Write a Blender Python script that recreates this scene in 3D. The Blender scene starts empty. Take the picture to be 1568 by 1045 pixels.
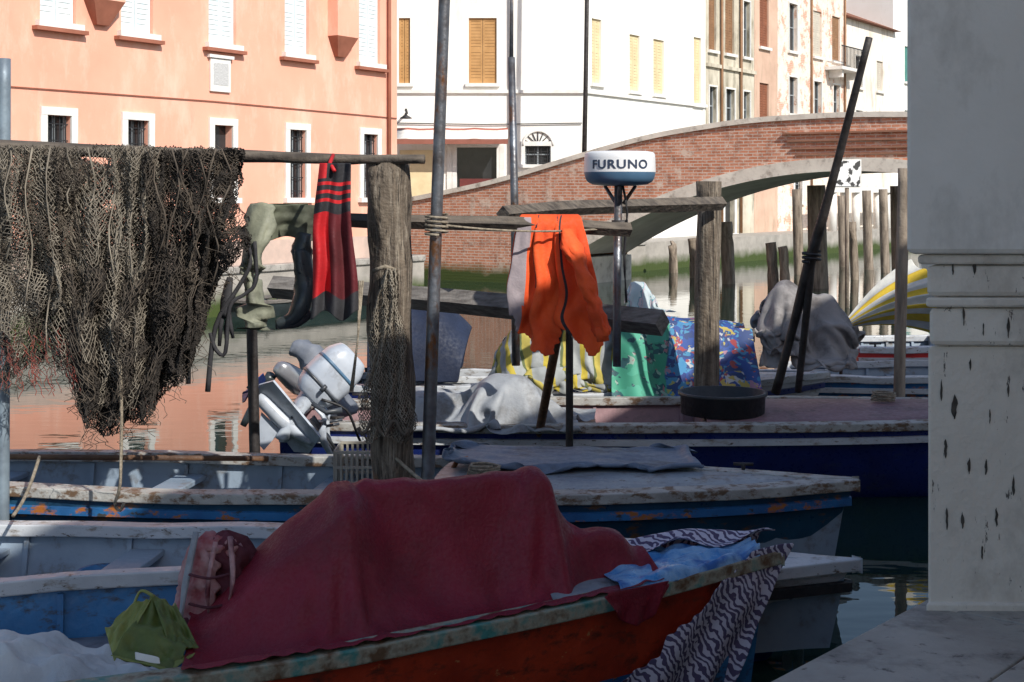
import bpy, math, random, numpy as np
from mathutils import Vector, Matrix, noise
random.seed(4); rng=np.random.default_rng(4)
F=2178.;H=2.6
def P(u,v,d): return Vector(((u-784)/F*d, d, H-(v-300)/F*d))
S=bpy.context.scene
# ---------------------------------------------------------------- materials
def nd(nt,t,**k):
    n=nt.nodes.new(t)
    for a,b in k.items(): setattr(n,a,b)
    return n
def rgba(c): return (c[0],c[1],c[2],1)
def base(name):
    m=bpy.data.materials.new(name); m.use_nodes=True; nt=m.node_tree; b=nt.nodes['Principled BSDF']
    return m,nt,b
def ramp(nt,fac,stops,interp='LINEAR'):
    r=nd(nt,'ShaderNodeValToRGB'); cr=r.color_ramp; cr.interpolation=interp
    while len(cr.elements)>1: cr.elements.remove(cr.elements[-1])
    cr.elements[0].position=stops[0][0]; cr.elements[0].color=rgba(stops[0][1])
    for p,c in stops[1:]:
        e=cr.elements.new(p); e.color=rgba(c)
    if fac is not None: nt.links.new(fac,r.inputs[0])
    return r.outputs[0]
def noi(nt,vec,scale,detail=4,rough=.6,dist=0):
    n=nd(nt,'ShaderNodeTexNoise'); n.inputs['Scale'].default_value=scale; n.inputs['Detail'].default_value=detail
    n.inputs['Roughness'].default_value=rough; n.inputs['Distortion'].default_value=dist
    nt.links.new(vec,n.inputs['Vector']); return n.outputs[0]
def coords(nt,kind='Object',sc=(1,1,1)):
    t=nd(nt,'ShaderNodeTexCoord'); m=nd(nt,'ShaderNodeMapping'); m.inputs['Scale'].default_value=sc
    nt.links.new(t.outputs[kind],m.inputs['Vector']); return m.outputs[0]
def mix(nt,fac,a,b,mode='MIX'):
    n=nd(nt,'ShaderNodeMixRGB'); n.blend_type=mode
    for i,v in ((0,fac),(1,a),(2,b)):
        if isinstance(v,(int,float)): n.inputs[i].default_value=v
        elif isinstance(v,tuple): n.inputs[i].default_value=rgba(v)
        else: nt.links.new(v,n.inputs[i])
    return n.outputs[0]
def bumpn(nt,b,h,st,dist=.02):
    n=nd(nt,'ShaderNodeBump'); n.inputs['Strength'].default_value=st; n.inputs['Distance'].default_value=dist
    nt.links.new(h,n.inputs['Height']); nt.links.new(n.outputs[0],b.inputs['Normal'])
def tideband(nt,col,z0=.35,c=(.05,.075,.015)):
    v=coords(nt); s=nd(nt,'ShaderNodeSeparateXYZ'); nt.links.new(v,s.inputs[0])
    n=noi(nt,v,1.5,4)
    a=nd(nt,'ShaderNodeMath',operation='MULTIPLY_ADD'); nt.links.new(n,a.inputs[0]); a.inputs[1].default_value=.5; nt.links.new(s.outputs[2],a.inputs[2])
    r=ramp(nt,a.outputs[0],[(z0,(1,1,1)),(min(1,z0+.35),(0,0,0))])
    return mix(nt,r,col,c)
def M(name,c1,c2=None,scale=3,rough=.7,bump=.25,bs=30,metal=0,c3=None,sc=(1,1,1),lo=.35,hi=.65,dirt=None,tide=None,kind='Object',det=4,rv=.15,tc=(.05,.075,.015),dirt2=None):
    m,nt,b=base(name); v=coords(nt,kind,sc)
    c2=c2 or tuple(x*.75 for x in c1)
    n=noi(nt,v,scale,det)
    st=[(lo,c1),(hi,c2)]
    if c3: st=[(lo,c1),((lo+hi)/2,c2),(hi,c3)]
    col=ramp(nt,n,st)
    for D in (dirt,dirt2):
        if D:
            dc,ds,dsc,dlo,dhi=D
            dv=coords(nt,kind,dsc); dn=noi(nt,dv,ds,6,.7)
            f=ramp(nt,dn,[(dlo,(0,0,0)),(dhi,(1,1,1))]); col=mix(nt,f,col,dc)
    if tide: col=tideband(nt,col,tide,tc)
    nt.links.new(col,b.inputs['Base Color'])
    b.inputs['Metallic'].default_value=metal; b.inputs['Roughness'].default_value=rough
    if bump:
        fn=noi(nt,coords(nt,kind),bs,3)
        rr=nd(nt,'ShaderNodeMapRange'); nt.links.new(fn,rr.inputs[0]); rr.inputs[1].default_value=.3; rr.inputs[2].default_value=.7
        rr.inputs[3].default_value=max(.02,rough-rv); rr.inputs[4].default_value=min(1,rough+rv); nt.links.new(rr.outputs[0],b.inputs['Roughness'])
        bumpn(nt,b,fn,bump)
    return m
def stripes(name,stops,freq,axis=0,rough=.8,kind='UV',dirty=.25,wob=.0,bs=40):
    m,nt,b=base(name); v=coords(nt,kind); s=nd(nt,'ShaderNodeSeparateXYZ'); nt.links.new(v,s.inputs[0])
    n=noi(nt,v,6,3)
    a=nd(nt,'ShaderNodeMath',operation='MULTIPLY'); nt.links.new(s.outputs[axis],a.inputs[0]); a.inputs[1].default_value=freq
    a2=nd(nt,'ShaderNodeMath',operation='MULTIPLY_ADD'); nt.links.new(n,a2.inputs[0]); a2.inputs[1].default_value=wob; nt.links.new(a.outputs[0],a2.inputs[2])
    f=nd(nt,'ShaderNodeMath',operation='FRACT'); nt.links.new(a2.outputs[0],f.inputs[0])
    col=ramp(nt,f.outputs[0],stops,'CONSTANT')
    vo=coords(nt,'Object'); dn=noi(nt,vo,5,5)
    g=ramp(nt,dn,[(.3,(1-dirty,)*3),(.65,(1,1,1))]); col=mix(nt,1.0,col,g,'MULTIPLY')
    nt.links.new(col,b.inputs['Base Color']); b.inputs['Roughness'].default_value=rough
    bumpn(nt,b,noi(nt,vo,bs,3),.2,.01)
    return m
def brickmat(name,c1,c2,mortar,patch,plo=.55,phi=.62,tide=None,dark=(.1,.05,.035),pale=None):
    m,nt,b=base(name); v=coords(nt); s=nd(nt,'ShaderNodeSeparateXYZ'); nt.links.new(v,s.inputs[0])
    c=nd(nt,'ShaderNodeCombineXYZ'); nt.links.new(s.outputs[0],c.inputs[0]); nt.links.new(s.outputs[2],c.inputs[1])
    br=nd(nt,'ShaderNodeTexBrick'); nt.links.new(c.outputs[0],br.inputs['Vector']); br.inputs['Scale'].default_value=1
    br.inputs['Brick Width'].default_value=.27; br.inputs['Row Height'].default_value=.085; br.inputs['Mortar Size'].default_value=.011
    br.inputs['Color1'].default_value=rgba(c1); br.inputs['Color2'].default_value=rgba(c2); br.inputs['Mortar'].default_value=rgba(mortar); br.inputs['Bias'].default_value=-.1
    n=noi(nt,v,1.1,8,.72); col=mix(nt,ramp(nt,n,[(plo,(0,0,0)),(phi,(1,1,1))]),br.outputs[0],patch)
    n2=noi(nt,v,2.3,6,.7); col=mix(nt,ramp(nt,n2,[(.5,(0,0,0)),(.72,(.75,.75,.75))]),col,dark)
    n3=noi(nt,coords(nt,'Object',(1,1,3)),5,6,.8)
    if pale: col=mix(nt,ramp(nt,n3,[(.52,(0,0,0)),(.66,(.8,.8,.8))]),col,pale)
    if tide: col=tideband(nt,col,tide)
    nt.links.new(col,b.inputs['Base Color']); b.inputs['Roughness'].default_value=.9
    h=mix(nt,.5,br.outputs[1],noi(nt,v,20,3)); bumpn(nt,b,h,.5,.02)
    return m
wood_old=M('weathered_wood',(.17,.135,.1),(.06,.046,.035),2.2,.85,.8,22,sc=(9,9,.8),dirt=((.27,.23,.18),3,(14,14,.8),.5,.66),dirt2=((.02,.016,.013),3,(22,22,.6),.55,.6),tide=.95,tc=(.13,.055,.022))
wood_beam=M('beam_wood',(.15,.125,.1),(.055,.045,.038),2.2,.85,.6,22,sc=(.8,9,9))
wood_brown=M('brown_wood',(.17,.085,.04),(.07,.035,.02),3,.7,.5,25,sc=(1,6,6))
wood_board=M('grey_board',(.2,.185,.17),(.09,.08,.072),3,.85,.5,25,sc=(1,6,12))
metal_pole=M('galvanised_pole',(.2,.22,.25),(.09,.08,.08),5,.45,.2,30,metal=.6,dirt=((.16,.07,.03),6,(1,1,.5),.54,.64))
metal_dk=M('dark_iron',(.05,.045,.045),(.025,.02,.018),8,.6,.3,30,metal=.3)
blackp=M('black_rubber',(.015,.015,.018),(.025,.025,.028),8,.55,.2)
rope_m=M('rope',(.35,.3,.23),(.18,.15,.11),30,.9,.5,80)
white_paint=M('white_boat_paint',(.54,.565,.59),(.42,.445,.475),3,.45,.12,25,dirt=((.2,.16,.12),5,(1,1,3),.54,.68),dirt2=((.09,.065,.045),14,(1,1,2),.6,.66))
grey_paint=M('grey_boat_paint',(.31,.35,.38),(.22,.25,.29),3,.5,.15,25,dirt=((.15,.11,.08),5,(1,1,3),.52,.68),dirt2=((.08,.06,.05),16,(1,1,2),.6,.66))
blue_paint=M('blue_boat_paint',(.025,.16,.38),(.02,.09,.24),3,.45,.2,25,dirt=((.38,.13,.03),5,(1,1,2),.55,.61),dirt2=((.05,.05,.05),9,(1,1,2),.57,.63))
inner_blue=M('chipped_blue_paint',(.03,.18,.4),(.02,.11,.26),3,.5,.2,25,dirt=((.04,.045,.06),5,(1,1,2),.52,.62))
teal_paint=M('teal_hull_paint',(.018,.08,.145),(.011,.045,.09),3,.4,.15,25,dirt=((.16,.08,.04),5,(1,1,2),.56,.64))
navy=M('navy_hull_paint',(.012,.028,.17),(.008,.016,.1),2,.35,.1,25,dirt=((.04,.05,.09),4,(1,1,2),.55,.7))
barge_m=M('blackish_hull',(.03,.045,.05),(.02,.028,.03),3,.6,.2)  # plain blackish colour for the added barge
red_paint=M('red_hull_paint',(.5,.05,.016),(.3,.026,.01),3,.5,.2,25,dirt=((.1,.025,.015),6,(1,1,2),.52,.66),dirt2=((.5,.2,.08),9,(1,1,1.5),.64,.68))
green_rail=M('green_worn_rail',(.06,.23,.21),(.32,.3,.23),9,.7,.4,25,c3=(.13,.07,.035))
rust_rail=M('worn_white_rail',(.44,.44,.42),(.29,.28,.26),5,.6,.3,25,dirt=((.14,.085,.05),9,(1,1,2),.5,.6))
pink_deck=M('pink_boat_deck',(.28,.165,.175),(.21,.12,.135),3,.55,.15,25,dirt=((.12,.08,.08),4,(1,1,1),.52,.68))
lb_int=M('pale_blue_interior',(.28,.35,.43),(.2,.26,.33),2,.5,.12,25,dirt=((.15,.13,.11),4,(1,1,1),.54,.68))
# ---------------------------------------------------------------- mesh helpers
def link(ob,par=None):
    S.collection.objects.link(ob)
    if par is not None: ob.parent=par
    return ob
def mk(name,vs,fs,mat,par=None,smooth=False,uv=None,mi=None):
    me=bpy.data.meshes.new(name); me.from_pydata([tuple(v) for v in vs],[],[tuple(f) for f in fs]); 
    mats=mat if isinstance(mat,(list,tuple)) else [mat]
    for m in mats: me.materials.append(m)
    if mi is not None: me.polygons.foreach_set('material_index',list(mi))
    if smooth: me.polygons.foreach_set('use_smooth',[True]*len(me.polygons))
    if uv is not None:
        l=me.uv_layers.new(name='UVMap'); idx=np.zeros(len(me.loops),int); me.loops.foreach_get('vertex_index',idx)
        l.data.foreach_set('uv',np.asarray(uv)[idx].astype(float).ravel())
    me.update(); ob=bpy.data.objects.new(name,me); return link(ob,par)
def group(name,loc=(0,0,0),rz=0):
    e=bpy.data.objects.new(name,None); e.location=loc; e.rotation_euler=(0,0,rz); e.empty_display_size=.1; return link(e)
def bevel(ob,w,seg=2):
    m=ob.modifiers.new('bev','BEVEL'); m.width=w; m.segments=seg; m.limit_method='ANGLE'; return ob
BF=[(0,2,3,1),(4,5,7,6),(0,1,5,4),(2,6,7,3),(0,4,6,2),(1,3,7,5)]
def box(name,x0,x1,y0,y1,z0,z1,mat,par=None,bv=0):
    vs=[(x,y,z) for z in (z0,z1) for y in (y0,y1) for x in (x0,x1)]
    ob=mk(name,vs,BF,mat,par)
    if bv: bevel(ob,bv)
    return ob
def boxes(name,L,mat,par=None):
    vs=[];fs=[]
    for x0,x1,y0,y1,z0,z1 in L:
        n=len(vs); vs+=[(x,y,z) for z in (z0,z1) for y in (y0,y1) for x in (x0,x1)]; fs+=[tuple(n+k for k in f) for f in BF]
    return mk(name,vs,fs,mat,par) if L else None
def tube(name,pts,rad,mat,par=None,seg=10,jit=0,flat=1,up=Vector((0,0,1)),smooth=True,sub=1,sq=1.0):
    pts=[Vector(p) for p in pts]; 
    if not isinstance(rad,(list,tuple)): rad=[rad]*len(pts)
    if sub>1:
        np_,nr=[],[]
        for i in range(len(pts)-1):
            for k in range(sub):
                f=k/sub; p0=pts[max(i-1,0)];p3=pts[min(i+2,len(pts)-1)];p1=pts[i];p2=pts[i+1]
                q=.5*((2*p1)+(p2-p0)*f+(2*p0-5*p1+4*p2-p3)*f*f+(3*p1-p0-3*p2+p3)*f**3)
                np_.append(q); nr.append(rad[i]*(1-f)+rad[i+1]*f)
        np_.append(pts[-1]); nr.append(rad[-1]); pts,rad=np_,nr
    vs=[];fs=[]
    for i,p in enumerate(pts):
        d=(pts[min(i+1,len(pts)-1)]-pts[max(i-1,0)]).normalized()
        a=d.cross(up)
        if a.length<.05: a=d.cross(Vector((0,1,0)))
        a.normalize(); b=a.cross(d).normalized()
        for k in range(seg):
            t=2*math.pi*k/seg; r=rad[i]*(1+jit*noise.noise(Vector((math.cos(t)*1.5,math.sin(t)*1.5,i*.5))+p*.7))
            ct,st=math.cos(t),math.sin(t)
            if sq!=1: ct=math.copysign(abs(ct)**sq,ct); st=math.copysign(abs(st)**sq,st)
            vs.append(p+a*ct*r+b*st*r*flat)
    for i in range(len(pts)-1):
        for k in range(seg):
            k2=(k+1)%seg; fs.append((i*seg+k,i*seg+k2,(i+1)*seg+k2,(i+1)*seg+k))
    fs.append(tuple(range(seg))[::-1]); fs.append(tuple((len(pts)-1)*seg+k for k in range(seg)))
    return mk(name,vs,fs,mat,par,smooth)
def gridmesh(name,A,mat,par=None,thick=0,sub=0,mask=None,mi=None):
    A=np.asarray(A); nu,nv=A.shape[:2]; vs=A.reshape(-1,3); uv=[(i/(nu-1),j/(nv-1)) for i in range(nu) for j in range(nv)]
    fs=[];mis=[]
    for i in range(nu-1):
        for j in range(nv-1):
            if mask and not mask((i+.5)/(nu-1),(j+.5)/(nv-1)): continue
            fs.append((i*nv+j,(i+1)*nv+j,(i+1)*nv+j+1,i*nv+j+1)); mis.append(mi((i+.5)/(nu-1),(j+.5)/(nv-1)) if mi else 0)
    ob=mk(name,vs,fs,mat,par,True,uv,mis)
    if thick: m=ob.modifiers.new('sol','SOLIDIFY'); m.thickness=thick; m.offset=0
    if sub: m=ob.modifiers.new('sub','SUBSURF'); m.levels=sub; m.render_levels=sub
    return ob
def prism(name,poly,z0,z1,mat,par=None,bv=0):
    n=len(poly); vs=[(x,y,z0) for x,y in poly]+[(x,y,z1) for x,y in poly]
    a=sum(poly[i][0]*poly[(i+1)%n][1]-poly[(i+1)%n][0]*poly[i][1] for i in range(n))
    fs=[tuple(range(n))[::-1],tuple(range(n,2*n))]+[(i,(i+1)%n,n+(i+1)%n,n+i) for i in range(n)]
    if a<0: fs=[f[::-1] for f in fs]
    ob=mk(name,vs,fs,mat,par)
    if bv: bevel(ob,bv)
    return ob
def lathe(name,prof,c,mat,par=None,seg=32,mi=None):
    vs=[];fs=[];m=[]
    for r,z in prof:
        for k in range(seg):
            t=2*math.pi*k/seg; vs.append((c[0]+r*math.cos(t),c[1]+r*math.sin(t),c[2]+z))
    for i in range(len(prof)-1):
        for k in range(seg):
            k2=(k+1)%seg; fs.append((i*seg+k,i*seg+k2,(i+1)*seg+k2,(i+1)*seg+k)); m.append(mi(i) if mi else 0)
    ob=mk(name,vs,fs,mat,par,True,None,m); return ob
# ---------------------------------------------------------------- cloth relaxation
def drape(A,sx=1.,sy=1.,hf=None,cyl=None,steps=90,iters=6,pin=None,dt=.016,damp=.97,g=9.8,kick=.002,fric=.5,bend=.15):
    A=np.array(A,float); nu,nv=A.shape[:2]; x=A.reshape(-1,3).copy(); N=len(x)
    w=np.ones(N)
    if pin is not None: w[np.asarray(pin).reshape(-1)]=0
    I=np.arange(N).reshape(nu,nv); cons=[]
    sxa=np.broadcast_to(np.asarray(sx,float),(nu,nv)).reshape(-1)
    def add(di,dj,stiff):
        a=I[:nu-di, (max(0,-dj)):(nv-max(0,dj))]; b=I[di:, (max(0,dj)):(nv+min(0,dj))]
        ii=np.arange(a.shape[0])[:,None]+0*a; jj=np.arange(a.shape[1])[None,:]+0*a
        key=(ii//di)%2 if di>0 else (jj//dj)%2
        for ph in (0,1):
            s=key==ph; aa=a[s];bb=b[s]
            if len(aa)==0: continue
            d0=x[aa]-x[bb]
            d0=d0*np.stack([sxa[aa],sxa[aa]*0+1,sxa[aa]*0+1],1)
            L=np.linalg.norm(d0,axis=1)*sy; ww=w[aa]+w[bb]; ok=ww>0
            aa,bb,L,ww=aa[ok],bb[ok],L[ok],ww[ok]
            cons.append((aa,bb,L,(w[aa]/ww*stiff)[:,None],(w[bb]/ww*stiff)[:,None]))
    add(1,0,1);add(0,1,1);add(1,1,.5);add(1,-1,.5);add(2,0,bend);add(0,2,bend)
    x+=rng.normal(0,kick,x.shape)*w[:,None]; px=x.copy()
    for s in range(steps):
        v=np.clip((x-px)*damp,-.04,.04); px=x.copy(); x=x+v*w[:,None]; x[:,2]-=g*dt*dt*w
        for k in range(iters):
            for a,b,L,wa,wb in cons:
                d=x[b]-x[a]; l=np.linalg.norm(d,axis=1)+1e-9; c=d*((l-L)/l)[:,None]
                x[a]+=c*wa; x[b]-=c*wb
            if cyl:
                for (y0,z0,r) in cyl:
                    dy=x[:,1]-y0;dz=x[:,2]-z0;q=np.sqrt(dy*dy+dz*dz)+1e-9;hit=(q<r)&(w>0)
                    x[hit,1]=y0+dy[hit]/q[hit]*r; x[hit,2]=z0+dz[hit]/q[hit]*r
            if hf is not None:
                h=hf(x[:,0],x[:,1]); hit=(x[:,2]<h)&(w>0); x[hit,2]=h[hit]
        if hf is not None:
            px[hit]=px[hit]*(1-fric)+x[hit]*fric; px[hit,2]=x[hit,2]
    return x.reshape(nu,nv,3)
def rect(c,ux,uy,nu,nv):
    c=np.array(c);ux=np.array(ux);uy=np.array(uy)
    return np.array([[c+ux*(i/(nu-1)-.5)+uy*(j/(nv-1)-.5) for j in range(nv)] for i in range(nu)])
def bump2(x,y,cx,cy,rx,ry,h,p=4,ang=0):
    ca,sa=math.cos(ang),math.sin(ang); dx=x-cx;dy=y-cy; a=(dx*ca+dy*sa)/rx;b=(-dx*sa+dy*ca)/ry
    return h*np.exp(-(np.abs(a)**p+np.abs(b)**p))
# ---------------------------------------------------------------- water and land
def watermat():
    m,nt,b=base('canal_water'); v=coords(nt,'Object',(1,1,1))
    b.inputs['Base Color'].default_value=(.012,.03,.022,1); b.inputs['Roughness'].default_value=.02; b.inputs['IOR'].default_value=1.33
    n=noi(nt,v,1.6,2,.5,.3); n2=noi(nt,coords(nt,'Object',(.35,1,1)),3.5,2)
    bumpn(nt,b,mix(nt,.5,n,n2),.06,.08); return m
water=mk('canal_water',[(-400,-100,0),(400,-100,0),(400,700,0),(-400,700,0)],[(0,1,2,3)],watermat())
quay_m=M('istrian_stone_quay',(.42,.39,.35),(.3,.28,.25),2,.8,.35,14,tide=.45)
pave_m=M('paving_stone',(.42,.4,.365),(.31,.29,.265),2.5,.75,.3,18,dirt=((.16,.15,.14),3,(1,1,1),.5,.7),dirt2=((.1,.09,.085),12,(1,1,1),.6,.68))
g=group('left_bank_quay')
front=[(-40,-40),(-12.45,20.4),(-2.3,37.2),(-3.3,38.6),(-3.6,46.5),(3.0,47.4),(4.6,49.1),(4.6+.548*120,49.1+.837*120)]
poly=front+[(70,600),(-400,600),(-400,-40)]
prism('land',poly,-.6,.98,quay_m,g)
for i in range(1,len(front)-2):
    a,b=Vector(front[i]),Vector(front[i+1]); d=(b-a).normalized(); n=Vector((d.y,-d.x))
    prism('edge_stone',[tuple(a+n*.06),tuple(b+n*.06),tuple(b-n*.35),tuple(a-n*.35)],.9,1.05,pave_m,g,.02)
uq=Vector((.64,.768));nq=Vector((.768,-.64));E0=Vector((.91,4.68))
g=group('near_quay')
a=E0-uq*40;b=E0+uq*55
prism('land',[tuple(a),tuple(b),(400,60),(400,-60),(-60,-60)],-.6,.93,quay_m,g)
k=-14
while k<30:
    L=1.35+random.random()*.4
    for r,(w0,w1) in enumerate(((-.05,.5),(.51,1.2),(1.21,1.9),(1.91,2.6),(2.61,3.4),(3.41,4.15))):
        p=[E0+uq*(k+.006)+nq*w0,E0+uq*(k+L-.006)+nq*w0,E0+uq*(k+L-.006)+nq*w1,E0+uq*(k+.006)+nq*w1]
        prism('kerb_slab' if r==0 else 'slab',[tuple(q) for q in p],.90,1.0+(.003*(r%2)),pave_m,g,.008)
    k+=L
# ---------------------------------------------------------------- buildings
def wallholes(name,L,z0,z1,ops,mat,par,dep=.22):
    xs=sorted({0,L,*[o[0] for o in ops],*[o[1] for o in ops]}); zs=sorted({z0,z1,*[o[2] for o in ops],*[o[3] for o in ops]})
    vs=[];fs=[]
    def q(*p):
        n=len(vs); vs.extend(p); fs.append((n,n+1,n+2,n+3))
    for i in range(len(xs)-1):
        for j in range(len(zs)-1):
            cx,cz=(xs[i]+xs[i+1])/2,(zs[j]+zs[j+1])/2
            if any(o[0]<cx<o[1] and o[2]<cz<o[3] for o in ops): continue
            q((xs[i],0,zs[j]),(xs[i+1],0,zs[j]),(xs[i+1],0,zs[j+1]),(xs[i],0,zs[j+1]))
    for o in ops:
        a,b,c,d=o[:4]
        q((a,0,c),(a,0,d),(a,dep,d),(a,dep,c)); q((b,0,c),(b,dep,c),(b,dep,d),(b,0,d)); q((a,0,d),(b,0,d),(b,dep,d),(a,dep,d)); q((a,0,c),(a,dep,c),(b,dep,c),(b,0,c))
    return mk(name,vs,fs,mat,par)
glass_dk=M('dark_window_glass',(.02,.022,.025),(.035,.037,.04),2,.15,0)
white_trim=M('white_stone_trim',(.82,.81,.78),(.7,.68,.64),3,.7,.2,30)
tile_m=stripes('roof_tiles',[(0,(.3,.12,.07)),(.5,(.2,.08,.05))],4,0,.9,'Object')
iron=M('window_iron',(.03,.03,.035),(.02,.02,.02),5,.6,0)
def building(name,ox,oy,ang,L,Ht,depth,mat,ops,zb=.9,roof=True,trim=white_trim):
    g=group(name,(ox,oy,0),ang)
    wallholes('front_wall',L,zb,Ht,ops,mat,g)
    box('body',0.001,L-.001,.25,depth,zb,Ht,mat,g)
    mk('side_strips',[(0,0,zb),(0,.25,zb),(0,.25,Ht),(0,0,Ht),(L,0,zb),(L,.25,zb),(L,.25,Ht),(L,0,Ht),],[(0,3,2,1),(4,5,6,7)],mat,g)
    if roof:
        vs=[(-.3,-.4,Ht),(L+.3,-.4,Ht),(L+.3,depth+.5,Ht),(-.3,depth+.5,Ht),(-.3,depth/2,Ht+1.8),(L+.3,depth/2,Ht+1.8)]
        mk('roof',vs,[(0,1,5,4),(2,3,4,5),(0,4,3),(1,2,5),(0,3,2,1)],tile_m,g)
    acc={}
    def ad(nm,m,*b): acc.setdefault((nm,m.name),[m,[]])[1].append(b)
    for o in ops:
        x0,x1,z0,z1,kind,mm=o; xm=(x0+x1)/2
        if kind in('glass','grille','open'):
            ad('window_pane',glass_dk,x0,x1,.19,.215,z0,z1)
            if kind!='open':
                ad('window_frame',mm,x0,x0+.05,.14,.188,z0,z1);ad('window_frame',mm,x1-.05,x1,.14,.188,z0,z1)
                ad('window_frame',mm,xm-.03,xm+.03,.14,.188,z0,z1); ad('window_frame',mm,x0+.051,xm-.031,.143,.187,(z0+z1)/2,(z0+z1)/2+.05); ad('window_frame',mm,xm+.031,x1-.051,.143,.187,(z0+z1)/2,(z0+z1)/2+.05)
            if kind=='grille':
                for k in range(4):
                    xx=x0+(x1-x0)*(k+.5)/4; ad('grille',iron,xx-.011,xx+.011,.04,.06,z0,z1)
                for k in range(5):
                    zz=z0+(z1-z0)*(k+.5)/5; ad('grille_cross',iron,x0,x1,.062,.075,zz-.01,zz+.01)
        elif kind in('shutter','shutter_frame'):
            for a,b in((x0+.01,xm-.008),(xm+.008,x1-.01)):
                ad('shutter_stile',mm,a,a+.06,.08,.14,z0,z1);ad('shutter_stile',mm,b-.06,b,.08,.14,z0,z1)
                for zz in (z0,(z0+z1)/2-.05,z1-.1): ad('shutter_rail',mm,a+.061,b-.061,.082,.138,zz,zz+.1)
                for k in range(int((z1-z0)/.11)):
                    zz=z0+.1+k*.11; ad('shutter_slat',mm,a+.062,b-.062,.085,.099,zz,zz+.1)
            ad('back',glass_dk,x0,x1,.19,.215,z0,z1)
        t=.16 if kind in('grille','open') else .07
        ad('window_sill',trim,x0-t-.05,x1+t+.05,-.13,-.002,z0-.12,z0-.001)
        if kind in('glass','grille','open','shutter_frame'):
            ad('surround',trim,x0-t,x0-.001,-.05,-.002,z0,z1); ad('surround',trim,x1+.001,x1+t,-.05,-.002,z0,z1); ad('lintel',trim,x0-t,x1+t,-.055,-.002,z1+.001,z1+t)
    for (nm,_),(m,Ls) in acc.items(): boxes(nm,Ls,m,g)
    return g
salmon=M('salmon_stucco',(.86,.43,.31),(.8,.37,.26),.5,.9,.15,25,dirt=((.88,.56,.44),1.2,(1,1,.4),.5,.75),dirt2=((.66,.34,.25),2.2,(1,1,.25),.6,.75))
ub=Vector((.522,.853)); angS=math.atan2(.853,.522)
paleshut=M('pale_blue_shutters',(.74,.8,.82),(.64,.74,.78),3,.6,0)
mull=M('dark_mullion',(.3,.33,.35),(.22,.25,.27),3,.6,0)
ops=[]
for c in (.63,2.74,5.34,7.94,10.85):
    ops.append((c-.3,c+.3,2.55,4.2,'grille' if c!=5.34 else 'open',mull)); ops.append((c-.45,c+.45,6.05,8.15,'shutter',paleshut))
    ops.append((c-.42,c+.42,9.3,11.2,'shutter',paleshut))
ops=[(a+8,b+8,c,d,e,f) for a,b,c,d,e,f in ops]+[(2,2.9,6.05,8.15,'shutter',paleshut),(4.9,5.8,6.05,8.15,'shutter',paleshut),(2,2.7,2.55,4.2,'grille',mull),(5,5.7,2.55,4.2,'grille',mull)]
gs=building('salmon_house',-9.37-ub.x*8,27.8-ub.y*8,angS,20.05,12.5,9,salmon,ops)
sill_red=M('sill_dark_red',(.36,.13,.08),(.28,.1,.06),3,.8,0)  # dark brown-red colour of lower sills, corbels, pipe and cable
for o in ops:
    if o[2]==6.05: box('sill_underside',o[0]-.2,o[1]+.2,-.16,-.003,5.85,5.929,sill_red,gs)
for c in(8+1.69,8+9.54):
    box('chimney_breast',c-.42,c+.42,-.32,-.004,6.6,12.4,salmon,gs)
    mk('chimney_corbel',[(c-.42,-.32,6.6),(c+.42,-.32,6.6),(c+.42,-.004,6.6),(c-.42,-.004,6.6),(c-.16,-.12,6.1),(c+.16,-.12,6.1),(c+.16,-.004,6.1),(c-.16,-.004,6.1)],[(0,1,5,4),(1,2,6,5),(3,0,4,7),(4,5,6,7)],sill_red,gs)
box('marble_plaque',8+4.9,8+5.55,-.06,-.003,4.95,5.7,white_trim,gs,.01); box('plaque_cornice',8+4.83,8+5.62,-.1,-.003,5.71,5.78,white_trim,gs)
box('plaque_text',8+4.98,8+5.47,-.066,-.061,5.1,5.6,M('engraved',(.6,.6,.6),(.4,.4,.4),30,.8,0),gs)
box('plinth',0,20.05,-.04,-.003,.99,1.55,M('plinth',(.6,.45,.38),(.45,.35,.3),2,.9,.2),gs)
tube('drain_pipe',[(19.6,-.08,1),(19.6,-.08,12.4)],.05,sill_red,gs,8)
tube('cable',[(0,-.03,4.75),(6,-.03,4.69),(13,-.03,4.73),(20,-.03,4.67)],.012,sill_red,gs,5)
# white corner house
whitew=M('white_stucco',(.9,.89,.85),(.84,.82,.77),.6,.9,.15,25,dirt=((.66,.62,.54),1,(1,1,.3),.56,.78))
ochre=M('ochre_shutters',(.52,.29,.11),(.43,.23,.08),3,.6,0)
yel=M('pale_yellow_shutters',(.76,.64,.4),(.66,.54,.32),3,.6,0)
fr=[(.06,.46,6.55,8.85,'shutter',ochre),(2.52,3.5,6.55,8.85,'shutter',ochre),(4.5,5.4,3.7,4.35,'grille',mull),(2.1,3.5,1.0,4.3,'open',mull)]
fr+=[(.06,.46,10.2,12.2,'shutter',ochre),(2.52,3.5,10.2,12.2,'shutter',ochre)]
gw=building('white_corner_house',-4.04,50,0,6.59,14.2,9,whitew,fr)
box('string_course',0,6.63,-.1,-.004,6.2,6.32,white_trim,gw)
awn=stripes('awning_cloth',[(0,(.8,.77,.72)),(.82,(.45,.14,.1))],1,1,.8)
gridmesh('shop_awning',[[(3.9*i/10,-.01-1.0*(1-j/8),4.55+.42*(j/8)+.02*math.sin(i*2)) for j in range(9)] for i in range(11)],awn,gw,.01)
box('awning_valance',0,3.9,-1.03,-1.0,4.38,4.55,M('brown_valance',(.3,.11,.08),(.24,.09,.06),3,.8,0),gw)
for xx in(1.75,3.6): box('shop_pilaster',xx,xx+.18,-.06,-.003,1.0,4.4,white_trim,gw)
box('shop_board',.1,1.6,-.05,-.003,2.0,4.2,yel,gw)
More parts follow.
